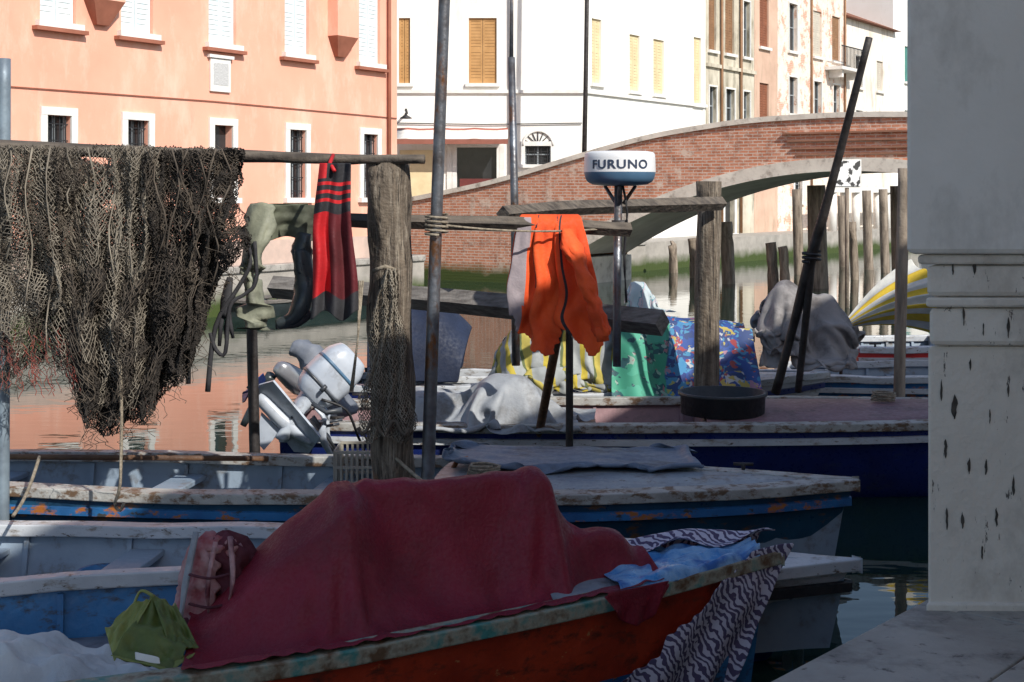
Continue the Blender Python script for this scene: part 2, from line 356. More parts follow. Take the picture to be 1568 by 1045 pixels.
box('door_red',2.2,3.4,.12,.18,1.0,3.2,M('dark_red_door',(.16,.03,.025),(.1,.02,.02),3,.6,0),gw)
for k in range(9):
    t=math.pi*k/8; tube('fan_bar',[(4.95,-.03,4.36),(4.95+.52*math.cos(t),-.03,4.36+.5*math.sin(t))],.02,iron,gw,6)
tube('fan_arch',[(4.95+.53*math.cos(math.pi*k/12),-.03,4.36+.52*math.sin(math.pi*k/12)) for k in range(13)],.05,white_trim,gw,8)
tube('drain_pipe',[(4.0,-.1,1),(4.0,-.1,14)],.06,M('grey_pipe',(.5,.5,.5),None,3,.6,0),gw,8)
tube('cable',[(0,-.06,5.15),(3,-.06,5.1),(6.5,-.06,5.15)],.02,iron,gw,6)
tube('wall_lamp',[(.35,-.02,5.5),(.35,-.5,5.6),(.35,-.55,5.4)],.04,iron,gw,8,sub=3); lathe('lamp_shade',[(.02,0),(.22,-.12),(.2,-.14),(.02,-.02)],(.35,-.55,5.42),iron,gw,14)
uw=Vector((.548,.837)); angW=math.atan2(.837,.548)
def row(name,s0,s1,Ht,mat,ops,zb=.9,d=8):
    return building(name,2.552+uw.x*s0,50.0+uw.y*s0,angW,s1-s0,Ht,d,mat,[(a-s0,b-s0,c,dd,e,f) for a,b,c,dd,e,f in ops],zb)
gw2=row('white_canal_house',.02,9.8,14,whitew,[(.5,1.2,6.6,8.9,'shutter',yel),(3.3,4.1,6.5,8.6,'shutter',yel),(5.2,6.1,6.5,8.6,'shutter',yel),(8.7,9.4,6.3,9,'shutter',yel),(2.5,3.2,2.4,4,'grille',mull),(6.5,7.2,2.4,4,'grille',mull),(3.3,4.1,10.3,12.3,'shutter',yel)])
box('string_course',0,9.78,-.1,-.004,6.2,6.32,white_trim,gw2)
oldgrey=M('mouldy_grey_stucco',(.66,.61,.5),(.44,.39,.3),.6,.95,.3,12,dirt=((.2,.18,.13),1.3,(1,1,.3),.5,.66))
bshut=M('brown_shut',(.3,.16,.08),None,3,.6,0); rshut=M('rust_shutter',(.28,.1,.05),None,3,.6,0); cshut=M('cream_shutter',(.6,.55,.46),(.52,.47,.4),3,.6,0)
gg=row('old_grey_house',9.82,14.7,14.5,oldgrey,[(10.1,10.8,5.5,7.1,'glass',mull),(11.7,12.6,5.5,7.1,'glass',mull),(13.5,14.2,5.5,7.1,'glass',mull),(10.1,10.8,8.6,11,'shutter',bshut),(11.7,12.6,8.6,11,'shutter',bshut),(13.5,14.2,8.6,11,'glass',mull),(11.6,12.6,1,3.3,'open',mull)])
box('string_course',0,4.88,-.12,-.004,7.9,8.05,oldgrey,gg)
for xx in (1.35,3.3): tube('pipe',[(xx,-.1,1),(xx,-.1,13)],.06,bshut,gg,6)
brown=M('brown_stucco',(.66,.45,.34),(.52,.35,.26),.7,.95,.2,12,dirt=((.4,.3,.22),1.5,(1,1,.3),.52,.7))
row('brown_narrow_house',14.72,17.3,14,brown,[(15.3,16.3,4.6,7.6,'shutter',rshut),(15.3,16.3,9.2,11.4,'shutter',rshut)])
peel=brickmat('peeling_pink_stucco',(.6,.3,.2),(.66,.36,.24),(.6,.52,.45),(.86,.73,.63),.44,.48,dark=(.55,.4,.32))
tealsh=M('teal_shutters',(.1,.3,.26),(.08,.22,.2),3,.6,0)
gp=row('peeling_pink_house',17.32,26.2,14,peel,[(18.6,19.6,6.4,8.1,'glass',mull),(21.7,22.7,6.4,8.1,'glass',mull),(24.3,25.2,6.4,8.1,'glass',mull),(21.7,22.8,9.3,11.5,'shutter',cshut),(24.2,25.3,9.3,11.5,'shutter',bshut),(18.6,19.6,9.3,11.5,'glass',mull),(19.3,20.2,2.3,3.9,'grille',mull)])
for xx in (4.0,8.5): tube('pipe',[(xx,-.08,1),(xx,-.08,13.8)],.05,bshut,gp,6)
gb=group('balcony',(2.552+uw.x*23.2,50+uw.y*23.2,0),angW)
box('slab',0,3.2,-.9,-.01,8.75,8.9,white_trim,gb)
boxes('balusters',[(.02+k*.195,.05+k*.195,-.88,-.85,8.9,9.9) for k in range(17)],iron,gb)
tube('rail',[(0,-.86,9.9),(3.2,-.86,9.9)],.03,iron,gb,6)
boxes('brackets',[(xx,xx+.2,-.7,-.01,8.4,8.748) for xx in(.5,2.6)],white_trim,gb)
cream=M('cream_stucco',(.86,.8,.72),(.78,.7,.61),.6,.95,.2,12,dirt=((.52,.44,.36),1.5,(1,1,.3),.5,.68))
row('cream_house',26.22,33.5,11.6,cream,[(27.5,28.5,5.2,7,'glass',mull),(30.8,31.8,5.2,7,'shutter',bshut),(27.5,28.5,8.2,9.8,'glass',mull),(30.8,31.8,8.2,9.8,'shutter',cshut),(29.2,30,5.2,7,'glass',mull)])
row('tall_white_house',33.52,70,15.5,whitew,[(35.5,36.7,5,7.4,'shutter',tealsh),(40,41.2,5,7.4,'shutter',tealsh),(45,46,5,7.4,'shutter',tealsh),(35.5,36.7,9,11,'shutter',tealsh)])
# ---------------------------------------------------------------- brick bridge
gb=group('brick_bridge',(-1.7,43.5,0),math.atan2(-.54,.84))
bm=brickmat('bridge_brick',(.5,.18,.095),(.64,.27,.16),(.6,.5,.42),(.68,.52,.42),.55,.6,tide=.5,dark=(.16,.07,.05),pale=(.76,.62,.52))
kx=[-7,-1.7,1.5,4.5,6.7,9.5,12.2];kz=[1.95,2.55,3.1,3.86,4.36,4.7,4.78]
kx2=kx+[24.4-x for x in kx[::-1][1:]];kz2=kz+kz[::-1][1:]
ts=np.linspace(-7,31.4,129); top=np.interp(ts,kx2,kz2); ker=np.ones(7)/7; top=np.convolve(np.pad(top,3,'edge'),ker,'valid')
tc,hs=12.3,8.4
arch=np.where(np.abs(ts-tc)<hs,.75+2.5*(1-((ts-tc)/hs)**2),-.6)
W=3.4
vs=[];fs=[]
for i,t in enumerate(ts): vs+= [(t,0,arch[i]),(t,0,top[i]-.12),(t,W,arch[i]),(t,W,top[i]-.12)]
for i in range(len(ts)-1):
    a=i*4;b=a+4
    fs+=[(a,b,b+1,a+1),(b+2,a+2,a+3,b+3)]
mk('brick_faces',vs,fs,bm,gb)
soff=M('soffit_plaster',(.78,.74,.66),(.6,.55,.48),1,.9,.3,10,tide=.5)
ii=[i for i in range(len(ts)) if abs(ts[i]-tc)<hs]
sv=[];sf=[]
for i in ii: sv+=[(ts[i],.0,arch[i]),(ts[i],W,arch[i])]
for k in range(len(ii)-1): sf.append((k*2,k*2+1,k*2+3,k*2+2))
mk('arch_soffit',sv,sf,soff,gb)
dv=[];df=[]
for i,t in enumerate(ts): dv+=[(t,.3,top[i]-1.0),(t,W-.3,top[i]-1.0),(t,.3,top[i]-.1),(t,W-.3,top[i]-.1)]
for i in range(len(ts)-1):
    a=i*4;b=a+4; df+=[(a,b,b+1,a+1),(a,a+2,b+2,b),(a+1,b+1,b+3,a+3)]
mk('deck',dv,df,bm,gb)
def sweepbox(name,ts,zt,zb,y0,y1,mat,par):
    v=[];f=[]
    for i,t in enumerate(ts): v+=[(t,y0,zb[i]),(t,y1,zb[i]),(t,y1,zt[i]),(t,y0,zt[i])]
    for i in range(len(ts)-1):
        a=i*4;b=a+4
        f+=[(a,b,b+1,a+1),(a+1,b+1,b+2,a+2),(a+2,b+2,b+3,a+3),(a+3,b+3,b,a)]
    f+=[(0,1,2,3),(4*len(ts)-1,4*len(ts)-2,4*len(ts)-3,4*len(ts)-4)]
    return mk(name,v,f,mat,par)
stone=M('bridge_stone',(.78,.73,.64),(.6,.55,.48),1.5,.85,.3,12,dirt=((.3,.26,.22),3,(1,1,1),.54,.72))
sweepbox('coping_near',ts,top,top-.14,-.07,.36,stone,gb); sweepbox('coping_far',ts,top,top-.14,W-.36,W+.07,stone,gb)
def ring(y0,y1,th,name):
    v=[];f=[]
    n=60
    for k in range(n+1):
        t=tc-hs+2*hs*k/n; z=.75+2.5*(1-((t-tc)/hs)**2); dz=-5*(t-tc)/hs**2; nn=Vector((-dz,1)).normalized()
        v+=[(t,y0,z-.01),(t,y1,z-.01),(t+nn.x*th,y1,z+nn.y*th),(t+nn.x*th,y0,z+nn.y*th)]
    for k in range(n):
        a=k*4;b=a+4; f+=[(a,b,b+1,a+1),(a+1,b+1,b+2,a+2),(a+2,b+2,b+3,a+3),(a+3,b+3,b,a)]
    mk(name,v,f,stone,gb)
ring(-.06,.1,.34,'arch_ring_near');ring(W-.1,W+.06,.34,'arch_ring_far')
ledge=M('ledge_wood',(.36,.18,.12),(.26,.13,.08),3,.9,.2)
for k,zz in enumerate((4.22,4.02,3.82,3.66)):
    box('brick_ledge',10.6+.12*k,14.6-.1*k,-.10+.02*k,-.003,zz,zz+.05,ledge,gb)
for t in (tc-hs-.3,tc+hs-.3): box('spring_block',t,t+.6,-.08,W+.08,-.5,.78,stone,gb,.02)
# ---------------------------------------------------------------- unseen near bank building, added and sized to shade the foreground
kb=10.
bo=E0+nq*4.4
npal=M('ochre_shading_house',(.78,.64,.48),(.7,.55,.4),.6,.9,.2)
o=[(x,x+1.0,z,z+1.7,'shutter',tealsh) for x in (2,6,10) for z in (3.9,6.3)]+[(x,x+1.2,1,3.2,'open',mull) for x in (4,8)]
pal=building('near_bank_shading_house',bo.x+uq.x*kb,bo.y+uq.y*kb,math.atan2(-.768,-.64),15.5,8.3,7,npal,o)
# ---------------------------------------------------------------- stone pillar at right
pst=M('pillar_stone',(.8,.76,.69),(.7,.65,.58),1.6,.8,.4,16,dirt=((.46,.42,.37),2.2,(1,1,.7),.52,.75),dirt2=((.14,.12,.11),11,(3,3,.7),.63,.66))
pst2=M('pillar_plaster',(.82,.8,.76),(.74,.72,.67),1.2,.8,.25,12,dirt=((.5,.48,.44),2.5,(1,1,.6),.52,.78))
gp=group('stone_pillar')
def pil(nm,x,d,z0,z1,m,bv=.01):
    prism(nm,[(x,d),(x+1.7,d-.04),(x+2.3,d+.72),(x+.62,d+.75)],z0,z1,m,gp,bv)
pil('shaft',1.605,5.5,1.0,2.02,pst,.015); pil('base_course',1.595,5.485,.985,1.03,pst,.01)
pil('necking',1.60,5.47,2.022,2.17,pst,.02); pil('neck_fillet',1.585,5.455,2.172,2.21,pst,.01); pil('neck_band',1.585,5.45,2.212,2.335,pst,.02); pil('cap_fillet',1.55,5.44,2.337,2.375,pst,.01)
pil('upper_block',1.497,5.41,2.377,4.6,pst2,.02)
# short weathering grooves chipped into the shaft face
crack=M('weathered_groove',(.05,.045,.04),(.09,.08,.07),20,.95,0); gv_=[];gf=[]
for (u,v,w_,h_) in ((1466,625,9,38),(1452,690,6,30),(1488,716,6,26),(1446,600,4,34),(1454,798,5,34),(1478,800,6,26),(1514,718,5,24),(1530,795,5,30),(1556,745,5,34),(1490,560,4,20),(1520,640,3,24),(1457,412,4,18),(1490,410,6,22),(1476,482,4,34),(1544,502,5,32),(1506,505,3,20),(1548,600,4,20),(1508,850,4,22)):
    X0=(u-784)/F*5.46; yy=5.5-(X0-1.605)*.0235-.004; z0=H-(v-300)/F*5.46
    if z0>2.03: yy=5.47-(X0-1.60)*.0235-.004
    if z0>2.215: yy=5.45-(X0-1.585)*.0235-.004
    n=len(gv_); ww=w_/F*5.46; hh=h_/F*5.46
    pts=[]
    for k in range(9):
        f=k/8; pts.append((X0+ww*(.35*noise.noise(Vector((f*4,u*.1,0)))-.5*math.sin(math.pi*f)**.6*.8),yy,z0-hh*(f-.5)))
    for k in range(9):
        f=1-k/8; pts.append((X0+ww*(.35*noise.noise(Vector((f*4,u*.1,5)))+.5*math.sin(math.pi*f)**.6*.8+.02),yy,z0-hh*(f-.5)))
    gv_+=pts; gf.append(tuple(range(n,n+18)))
mk('chip_marks',gv_,gf,crack,gp)
# ---------------------------------------------------------------- boats
def boat(name,bow,head,L,beam,zs,zb,hull,rail,inner,deck=None,deck_t=.75,floor=.12,thwarts=(),rake=.35,full=2.2,strake=None,low=None,aft=None,rw=.1,tst=.8,aftmat=None,rail2=None):
    h=math.radians(head); d=Vector((math.cos(h),math.sin(h))); o=Vector(bow)-d*L
    g=group(name,(o.x,o.y,0),h)
    def w(t):
        if t<.4: return beam/2*(tst+(1-tst)*math.sin(t/.4*math.pi/2))
        return beam/2*max(.012,1-((t-.4)/.6)**full)
    def zg(t): return zs+(zb-zs)*t**2.2
    N=30; T=[i/N for i in range(N+1)]
    prof=[(1,1),(.97,.7),(.93,.45),(.85,.12),(.6,-.2),(0,-.3)]
    vs=[];fs=[];mi=[]
    for sgn in(1,-1):
        b0=len(vs)
        for t in T:
            for a,zz in prof:
                z=zg(t)*zz if zz>0 else zz*1.0
                xr=t*L-rake*(1-max(z,-.3)/zg(t))*t**5
                vs.append((xr,sgn*w(t)*a*(1 if zz==1 else 1-.25*(1-max(zz,0))*t**3),z))
        n=len(prof)
        for i in range(N):
            for k in range(n-1):
                q=(b0+i*n+k,b0+i*n+k+1,b0+(i+1)*n+k+1,b0+(i+1)*n+k)
                fs.append(q if sgn>0 else q[::-1]); mi.append(1 if (k>=2 and low) else 0)
    mk('hull',vs,fs,[hull,low or hull],g,True,None,mi)
    tv=[];
    for a,zz in prof: tv.append((0,w(0)*a,zg(0)*zz if zz>0 else zz))
    for a,zz in prof[::-1]: tv.append((0,-w(0)*a,zg(0)*zz if zz>0 else zz))
    mk('transom',tv,[tuple(range(len(tv)))],hull,g)
    vs=[];fs=[]
    for t in T:
        ww=max(.006,w(t)-.05); xr=t*L-.05*(t>.97)
        vs+=[(xr,ww,zg(t)),(xr-.1*t**5,ww*.86,floor),(xr-.1*t**5,-ww*.86,floor),(xr,-ww,zg(t))]
    for i in range(N):
        a=i*4;b=a+4
        for k in range(3): fs.append((a+k,b+k,b+k+1,a+k+1))
    fs.append((0,1,2,3))
    mk('inner_skin',vs,fs,inner,g)
    v=[];f=[]
    for k in range(4,24,3):
        t=k/30
        for s in(1,-1):
            y0=s*(w(t)-.055); y1=y0*.87; x=t*L; zt=zg(t); n=len(v); v+=[(x-.015,y0,zt-.06),(x+.015,y0,zt-.06),(x+.015,y0-s*.035,zt-.06),(x-.015,y0-s*.035,zt-.06),(x-.015,y1,floor),(x+.015,y1,floor),(x+.015,y1-s*.035,floor),(x-.015,y1-s*.035,floor)]
            f+=[(n,n+1,n+5,n+4),(n+1,n+2,n+6,n+5),(n+2,n+3,n+7,n+6),(n+3,n,n+4,n+7),(n,n+3,n+2,n+1)]
    mk('ribs',v,f,inner,g)
    for sgn in(1,-1):
        v=[];f=[]; rl=rail2 if (rail2 and sgn>0) else rail
        for t in T:
            ww=w(t)+.006*noise.noise(Vector((t*14,sgn,L))); z=zg(t)+.016*noise.noise(Vector((t*9,sgn,L))); wi=max(.0,ww-rw)
            v+=[(t*L+.02,sgn*(ww+.025),z-.05),(t*L+.02,sgn*(ww+.025),z+.02),(t*L-.02*t,sgn*wi,z+.025),(t*L-.02*t,sgn*wi,z-.05)]
        for i in range(N):
            a=i*4;b=a+4
            for k in range(4):
                q=(a+k,b+k,b+(k+1)%4,a+(k+1)%4); f.append(q)
        f+= [(0,1,2,3),(4*N,4*N+1,4*N+2,4*N+3)]
        bevel(mk('gunwale',v,f,rl,g),.008)
        if strake:
            v=[];f=[]
            for t in T:
                ww=w(t)*.985; z=zg(t)-.13
                v+=[(t*L-.03*t**5,sgn*(ww-.01),z-.03),(t*L-.03*t**5,sgn*(ww+.03),z-.025),(t*L-.03*t**5,sgn*(ww+.03),z+.025),(t*L-.03*t**5,sgn*(ww-.01),z+.03)]
            for i in range(N):
                a=i*4;b=a+4
                for k in range(3): f.append((a+k,b+k,b+k+1,a+k+1))
            mk('rub_strake',v,f,strake,g)
    box('stern_rail',-.03,.09,-w(0),w(0),zg(0)-.04,zg(0)+.028,rail,g,.01)
    if deck:
        ni=12
        A=[[((deck_t+(1-deck_t)*i/ni)*L-.03,(-1+2*j/8)*max(.004,w(deck_t+(1-deck_t)*i/ni)-.06),zg(deck_t+(1-deck_t)*i/ni)-.005+.05*(1-(-1+2*j/8)**2)*(w(deck_t+(1-deck_t)*i/ni)/(beam/2))) for j in range(9)] for i in range(ni+1)]
        gridmesh('foredeck',A,deck,g,.02)
        wd=w(deck_t)-.06; box('deck_bulkhead',deck_t*L-.03,deck_t*L,-wd*.93,wd*.93,floor,zg(deck_t)-.01,inner,g)
    if aft:
        A=[[(aft*i/6*L+.02,(-1+2*j/6)*(w(aft*i/6)-.06)*.93,zg(0)-.26) for j in range(7)] for i in range(7)]
        gridmesh('aft_deck',A,aftmat or inner,g,.02)
    for t in thwarts:
        ww=w(t)-.07; box('thwart',t*L-.11,t*L+.11,-ww,ww,zg(t)-.17,zg(t)-.13,aftmat or inner,g,.008)
    for t,sg in((.06,1),(.06,-1),(.9,1)):
        yy=sg*(w(t)-.03); z=zg(t)+.02
        tube('cleat',[(t*L-.07,yy,z+.04),(t*L+.07,yy,z+.04)],.012,metal_dk,g,6); tube('cleat_foot',[(t*L,yy,z),(t*L,yy,z+.04)],.014,metal_dk,g,6)
    def W2(x,y,z): q=o+d*x+Vector((-d.y,d.x))*y; return Vector((q.x,q.y,z))
    return g,w,zg,W2,L
deckgrey=M('worn_grey_deck',(.3,.32,.35),(.2,.21,.25),4,.75,.3,20,dirt=((.11,.1,.1),6,(1,1,1),.5,.7))
A_=boat('red_hull_boat',(1.34,7.2),14,6.2,1.78,.64,.79,red_paint,green_rail,inner_blue,deckgrey,.8,.1,(.3,),low=blue_paint,aft=.5,aftmat=deckgrey,full=1.9,rw=.09,rail2=white_paint)
B_=boat('white_rail_boat',(1.92,7.92),-5,6.6,1.5,.5,.56,white_paint,white_paint,lb_int,white_paint,.72,.08,(.2,.35,.52),rake=.5,full=2.4,strake=blackp,rw=.13,low=navy)
C_=boat('teal_fishing_boat',(2.32,9.6),-7.5,7.4,1.45,.6,.67,teal_paint,rust_rail,lb_int,grey_paint,.62,.1,(.15,.34,.5),rake=.3,full=3.2,strake=blue_paint,rw=.13)
D_=boat('navy_boat',(6.3,12.75),-2,8.3,1.75,.62,.72,navy,rust_rail,pink_deck,pink_deck,.45,.35,(.1,.2,.32),rake=.3,full=2.6,rw=.12,strake=white_paint)
E_=boat('white_cabin_boat',(3.3,14.9),2,4.4,1.6,.62,.75,white_paint,white_paint,lb_int,white_paint,.7,.2,(.3,),rake=.3,strake=navy)
F_=boat('blue_rail_boat',(7.6,15.6),-3,4.6,1.6,.66,.75,blue_paint,white_paint,lb_int,blue_paint,.5,.2,(.3,),rake=.3,strake=white_paint)
G_=boat('moored_far_boat',(15.4,47.2),60,5.0,1.6,.7,.9,white_paint,blue_paint,lb_int,blue_paint,.3,.2)
K_=boat('dark_band_barge',(-3.0,35.0),58.5,5.4,1.2,.34,.42,barge_m,wood_board,barge_m,barge_m,.7,.1,(.3,.5))  # barge added to form the dark band along the left quay
R_=boat('red_workboat',(7.4,17.6),5,3.4,1.5,.8,.9,M('red_boat_paint',(.5,.03,.03),(.4,.02,.02),3,.4,.1),white_paint,lb_int,white_paint,.4,.2,strake=white_paint)
# ---- crimson tarpaulin of boat A
crim=M('crimson_tarpaulin',(.23,.005,.024),(.17,.004,.017),2.5,.6,.3,60,dirt=((.11,.005,.012),2,(1,1,1),.48,.75),dirt2=((.3,.03,.05),1.7,(1,1,1),.62,.82))
g,w,zg,W2,L=A_
nu,nv=70,50; t1=.885
def rid(t):
    return np.interp(t,[.53,.58,.64,.66,.70,.79,.81,.84,.885],[.0,.26,.52,.57,.57,.57,.48,.22,.08])
A=np.zeros((nu,nv,3))
for i in range(nu):
    for j in range(nv):
        s=-1+2*j/(nv-1); t0=.525+.02*(s+1)/2; t=t0+(t1-t0)*i/(nu-1)
        A[i,j]=W2(t*L,s*(w(t)+.02),zg(t)+.035+rid(t)*(1-abs(s)**1.15))
pin=np.zeros((nu,nv),bool); pin[0,::5]=1;pin[-1,:]=1;pin[::4,0]=1;pin[::4,-1]=1; pin[0,0]=pin[0,-1]=1
oc=W2(.645*L,0,0);oc2=W2(.795*L,.02,0);oc3=W2(.72*L,0.02,0);h14=math.radians(14)
def hfA(x,y):
    h=bump2(x,y,oc.x,oc.y,.09,.3,1.24,8,h14); h=np.maximum(h,bump2(x,y,oc2.x,oc2.y,.10,.2,1.255,8,h14)); h=np.maximum(h,bump2(x,y,oc3.x,oc3.y,.54,.10,1.24,14,h14)); 
    q=W2(.85*L,0,0); h=np.maximum(h,bump2(x,y,q.x,q.y,.25,.2,.95,4,h14))
    dx=x-A_[0].location.x;dy=y-A_[0].location.y; lx=dx*math.cos(h14)+dy*math.sin(h14); ly=-dx*math.sin(h14)+dy*math.cos(h14); tt=np.clip(lx/L,0,1)
    ww=.89*np.where(tt<.4,1,1-np.clip((tt-.4)/.6,0,1)**1.9); r=(np.abs(np.abs(ly)-ww)<.06)
    h=np.maximum(h,np.where((tt>.52)&(tt<.65)&(np.abs(ly)<.30),.64+np.clip((tt-.525)/.12,0,1)*.59-.25*np.clip(np.abs(ly)-.1,0,1),0))
    return np.maximum(h,np.where(r,.64+.15*tt**2.2+.03,.35))
X=drape(A,1.05,1.035,hfA,None,120,6,pin,kick=.008,bend=.05)
for i in range(nu):
    for j in range(nv):
        s=-1+2*j/(nv-1); e=min(1,(1-abs(s))*5)*min(1,i/6,(nu-1-i)/6)
        n1=1-abs(noise.noise(Vector((i*.16+abs(s)*2.2*math.sin(i*.13),s*1.1,3))))*2.2; n2=noise.fractal(Vector((i*.12,s*2.4,9)),1,2,4)
        X[i,j]+=np.array([.0,-.02,.028])*e*(n1*.75+n2*.8)
gridmesh('crimson_boat_cover',X,crim,None,.004,1)
qa=[W2(.83*L+.35*k/10,-(w(.83+.06*k/10)+.05),0) for k in range(11)]
sk=[[ (qa[k].x+.02*math.sin(k*2+j)*j/6,qa[k].y-.03-.02*j/6*math.sin(k*1.7),zg(.85)+.05-(.02+.16*math.sin(math.pi*k/10)**.7)*j/6) for j in range(7)] for k in range(11)]
gridmesh('cover_skirt',sk,crim,None,.004,1)
bpl=M('blue_plastic_sheet',(.03,.23,.58),(.25,.45,.7),5,.35,.4,20,c3=(.02,.12,.4))
A=[]
for i in range(44):
    t=.845+.135*i/43; rowp=[]
    for j in range(26):
        s=-1+2*j/25; nz=noise.fractal(Vector((t*34,s*3,1)),1.,2.,5)
        rowp.append(W2(t*L,s*(w(t)+.03)*(1 if s<0 else .75),zg(t)+.05+.05*nz-.06*(s<-.95)))
    A.append(rowp)
gridmesh('blue_plastic_sheet',A,bpl,None,.003,1)
def zebra():
    m,nt,b=base('zebra_cloth'); v=coords(nt,'Object',(1,1,1)); wv=nd(nt,'ShaderNodeTexWave'); wv.wave_type='BANDS'; wv.bands_direction='DIAGONAL'
    wv.inputs['Scale'].default_value=11; wv.inputs['Distortion'].default_value=10; wv.inputs['Detail'].default_value=2.2; wv.inputs['Detail Scale'].default_value=1.3
    nt.links.new(v,wv.inputs[0]); nt.links.new(ramp(nt,wv.outputs[1],[(0,(.6,.56,.66)),(.5,(.1,.075,.15))],'CONSTANT'),b.inputs['Base Color']); b.inputs['Roughness'].default_value=.85
    bumpn(nt,b,noi(nt,v,12,3),.3,.02); return m
zm=zebra()
zg1=group('zebra_print_cloth')
A=[]
for i in range(54):
    t=.765+.235*i/53; rowp=[]
    for j in range(18):
        v=j/17; tt=min(t,1)
        rowp.append(W2(t*L,(w(tt)-.20*min(1,w(tt)/.3))+.26*v,zg(tt)+.09+.03*math.sin(t*90)*(1-v)+.05*noise.noise(Vector((t*25,v*3,0)))-.24*max(0,v-.6)))
    A.append(rowp)
gridmesh('rail_part',A,zm,zg1,.004,1)
A=[]
for i in range(44):
    t=.835+.175*i/43; rowp=[]
    for j in range(26):
        v=j/25; tt=min(t,1); z=zg(tt)+.06-v*(.86)*np.interp(t,[.835,.86,.93,1.01],[.95,1,1,.8]); 
        xr=t*L-.35*v*tt**5-.3*v*(1-(t-.835)/.175)*.6
        fold=.045*math.sin(t*110+v*2+2*noise.noise(Vector((t*9,v*2,0))))*v+.035*noise.noise(Vector((t*22,v*3,5)))
        rowp.append(W2(xr+.02,-(w(tt)*(1-.22*v)+.035+fold+.03*v),max(z,.01)))
    A.append(rowp)
gridmesh('bow_part',A,zm,zg1,.004,1,mask=lambda u,v: u>.75-.85*v+.03*math.sin(v*30))
# ---------------------------------------------------------------- posts, poles, beams
def post(name,u0,v0,d0,u1,v1,d1,r0,r1,mat,jit=.12,sub=14,seg=16,to_water=True):
    a=P(u0,v0,d0);b=P(u1,v1,d1)
    if to_water and b.z>-.4:
        dd=(b-a); b=a+dd*((a.z+.4)/(a.z-b.z))
    return tube(name,[a,b],[r0,r1],mat,None,seg,jit,1,sub=sub)
post('mooring_post',594,250,9.48,604,745,9.48,.142,.15,wood_old,.3,seg=28,sub=24)
tube('steel_pole',[P(690,-260,9.3),P(668,340,9.32),P(655,735,9.36),P(650,910,9.38)],[.036,.04,.045,.048],metal_pole,None,14,sub=4)
tube('rope_lashing',[P(668+17*math.cos(k*.7),328+k*.75,9.32+.07*math.sin(k*.7)) for k in range(44)],.009,rope_m,None,6)
tube('net_beam',[P(-60,222,9.55),P(170,232,9.5),P(400,240,9.45),P(540,244,9.4),P(650,244,9.33)],[.045,.045,.04,.035,.03],wood_beam,None,12,.25,sub=6)
tube('clothes_beam',[P(430,336,9.75),P(560,338,9.78),P(800,344,9.95),P(965,352,10.15)],[.05,.05,.052,.05],wood_beam,None,4,.15,sub=6,smooth=False)
tube('cross_beam',[P(770,328,11),P(900,318,11.9),P(1106,312,13.3)],[.065,.065,.065],wood_beam,None,4,.15,sub=6,smooth=False)
tube('plank_rail',[P(418,440,12.2),P(700,462,11.6),P(1015,495,10.6)],[.11,.11,.11],wood_board,None,4,.1,flat=.9,sub=4,smooth=False)
wood_pale=M('sunbleached_pile_wood',(.34,.28,.22),(.14,.11,.085),2.2,.85,.6,12,sc=(6,6,.8))
post('timber_post',1086,278,13.5,1083,475,13.5,.115,.115,wood_old,.25)
post('slim_post',1384,258,14,1378,555,14,.058,.056,wood_pale,.15)
post('iron_stake',385,480,11.6,390,690,11.6,.045,.045,metal_dk,.05)
post('iron_stake',872,500,11.3,872,672,11.3,.03,.03,metal_dk,.03)
post('wooden_stake',868,440,10.9,830,640,12,.035,.04,wood_brown,.1)
post('blue_steel_pipe',6,90,9.6,4,720,9.6,.045,.045,M('bluegrey_pipe',(.25,.32,.38),(.16,.2,.24),4,.5,.1,metal=.3),.02)
tube('thin_mast',[P(783,88,12),P(788,320,12),P(790,560,12)],[.03,.034,.036],metal_pole,None,10)
tube('thin_mast_tip',[P(784,-60,12),P(783,90,12)],[.012,.018],metal_pole,None,8)
lp=group('street_lamp_pole'); tube('pole',[P(903,-300,47),P(897,120,47),(P(892,245,47).x,47,.98)],[.06,.075,.09],metal_dk,lp,10)
tube('leaning_pole',[P(1331,58,11.6),P(1293,205,11.9),P(1262,325,12.1),P(1240,400,12.2),P(1215,500,12.4),P(1188,602,12.6)],[.03,.034,.04,.05,.038,.04],metal_dk,None,12,.15,sub=3)
tube('prop_stick',[P(1242,395,12.2),P(1235,480,12.3),P(1222,600,12.5)],[.04,.034,.03],metal_dk,None,10,.15,sub=3)
tube('collar_rope',[P(1242+14*math.cos(k*.9),385+k*.9,12.15+.06*math.sin(k*.9)) for k in range(20)],.012,blackp,None,6)
for (u,v,u2,v2) in((1205,955,1212,1045),(1222,950,1226,1045)):
    tube('mooring_stake',[P(u,v-60,8.6),P(u2,v2,8.4)],.03,metal_dk,None,8,.1,sub=4)
for (u,v,d,r) in((1220,290,47,.17),(1250,284,40,.26),(1288,300,52,.15),(1327,292,50,.17),(1352,290,48,.16),(1112,340,42,.2),(1060,365,45,.16),(1028,375,48,.15),(1180,372,40,.16),(1198,378,39.5,.14),(1370,285,40,.14),(1305,340,44,.13)):
    a=P(u,v,d); tube('mooring_pile',[a,(a.x+.05,d,.8),(a.x+.1,d,-.5)],[r*.95,r,r*1.05],wood_pale,None,10,.15,sub=3)
gq=group('waterside_colonnade')
for s in np.arange(19,40,1.55):
    c=Vector((4.3,49.4))+uw*s; tube('column',[(c.x,c.y,.9),(c.x,c.y,2.75)],.2,white_trim,gq,12)
a=Vector((4.3,49.4))+uw*18.6;b=Vector((4.3,49.4))+uw*40; n=Vector((uw.y,-uw.x))
prism('entablature',[tuple(a+n*.25),tuple(b+n*.25),tuple(b-n*.25),tuple(a-n*.25)],2.752,3.0,white_trim,gq)
sg=group('painted_sign')
c=P(1298,266,33)
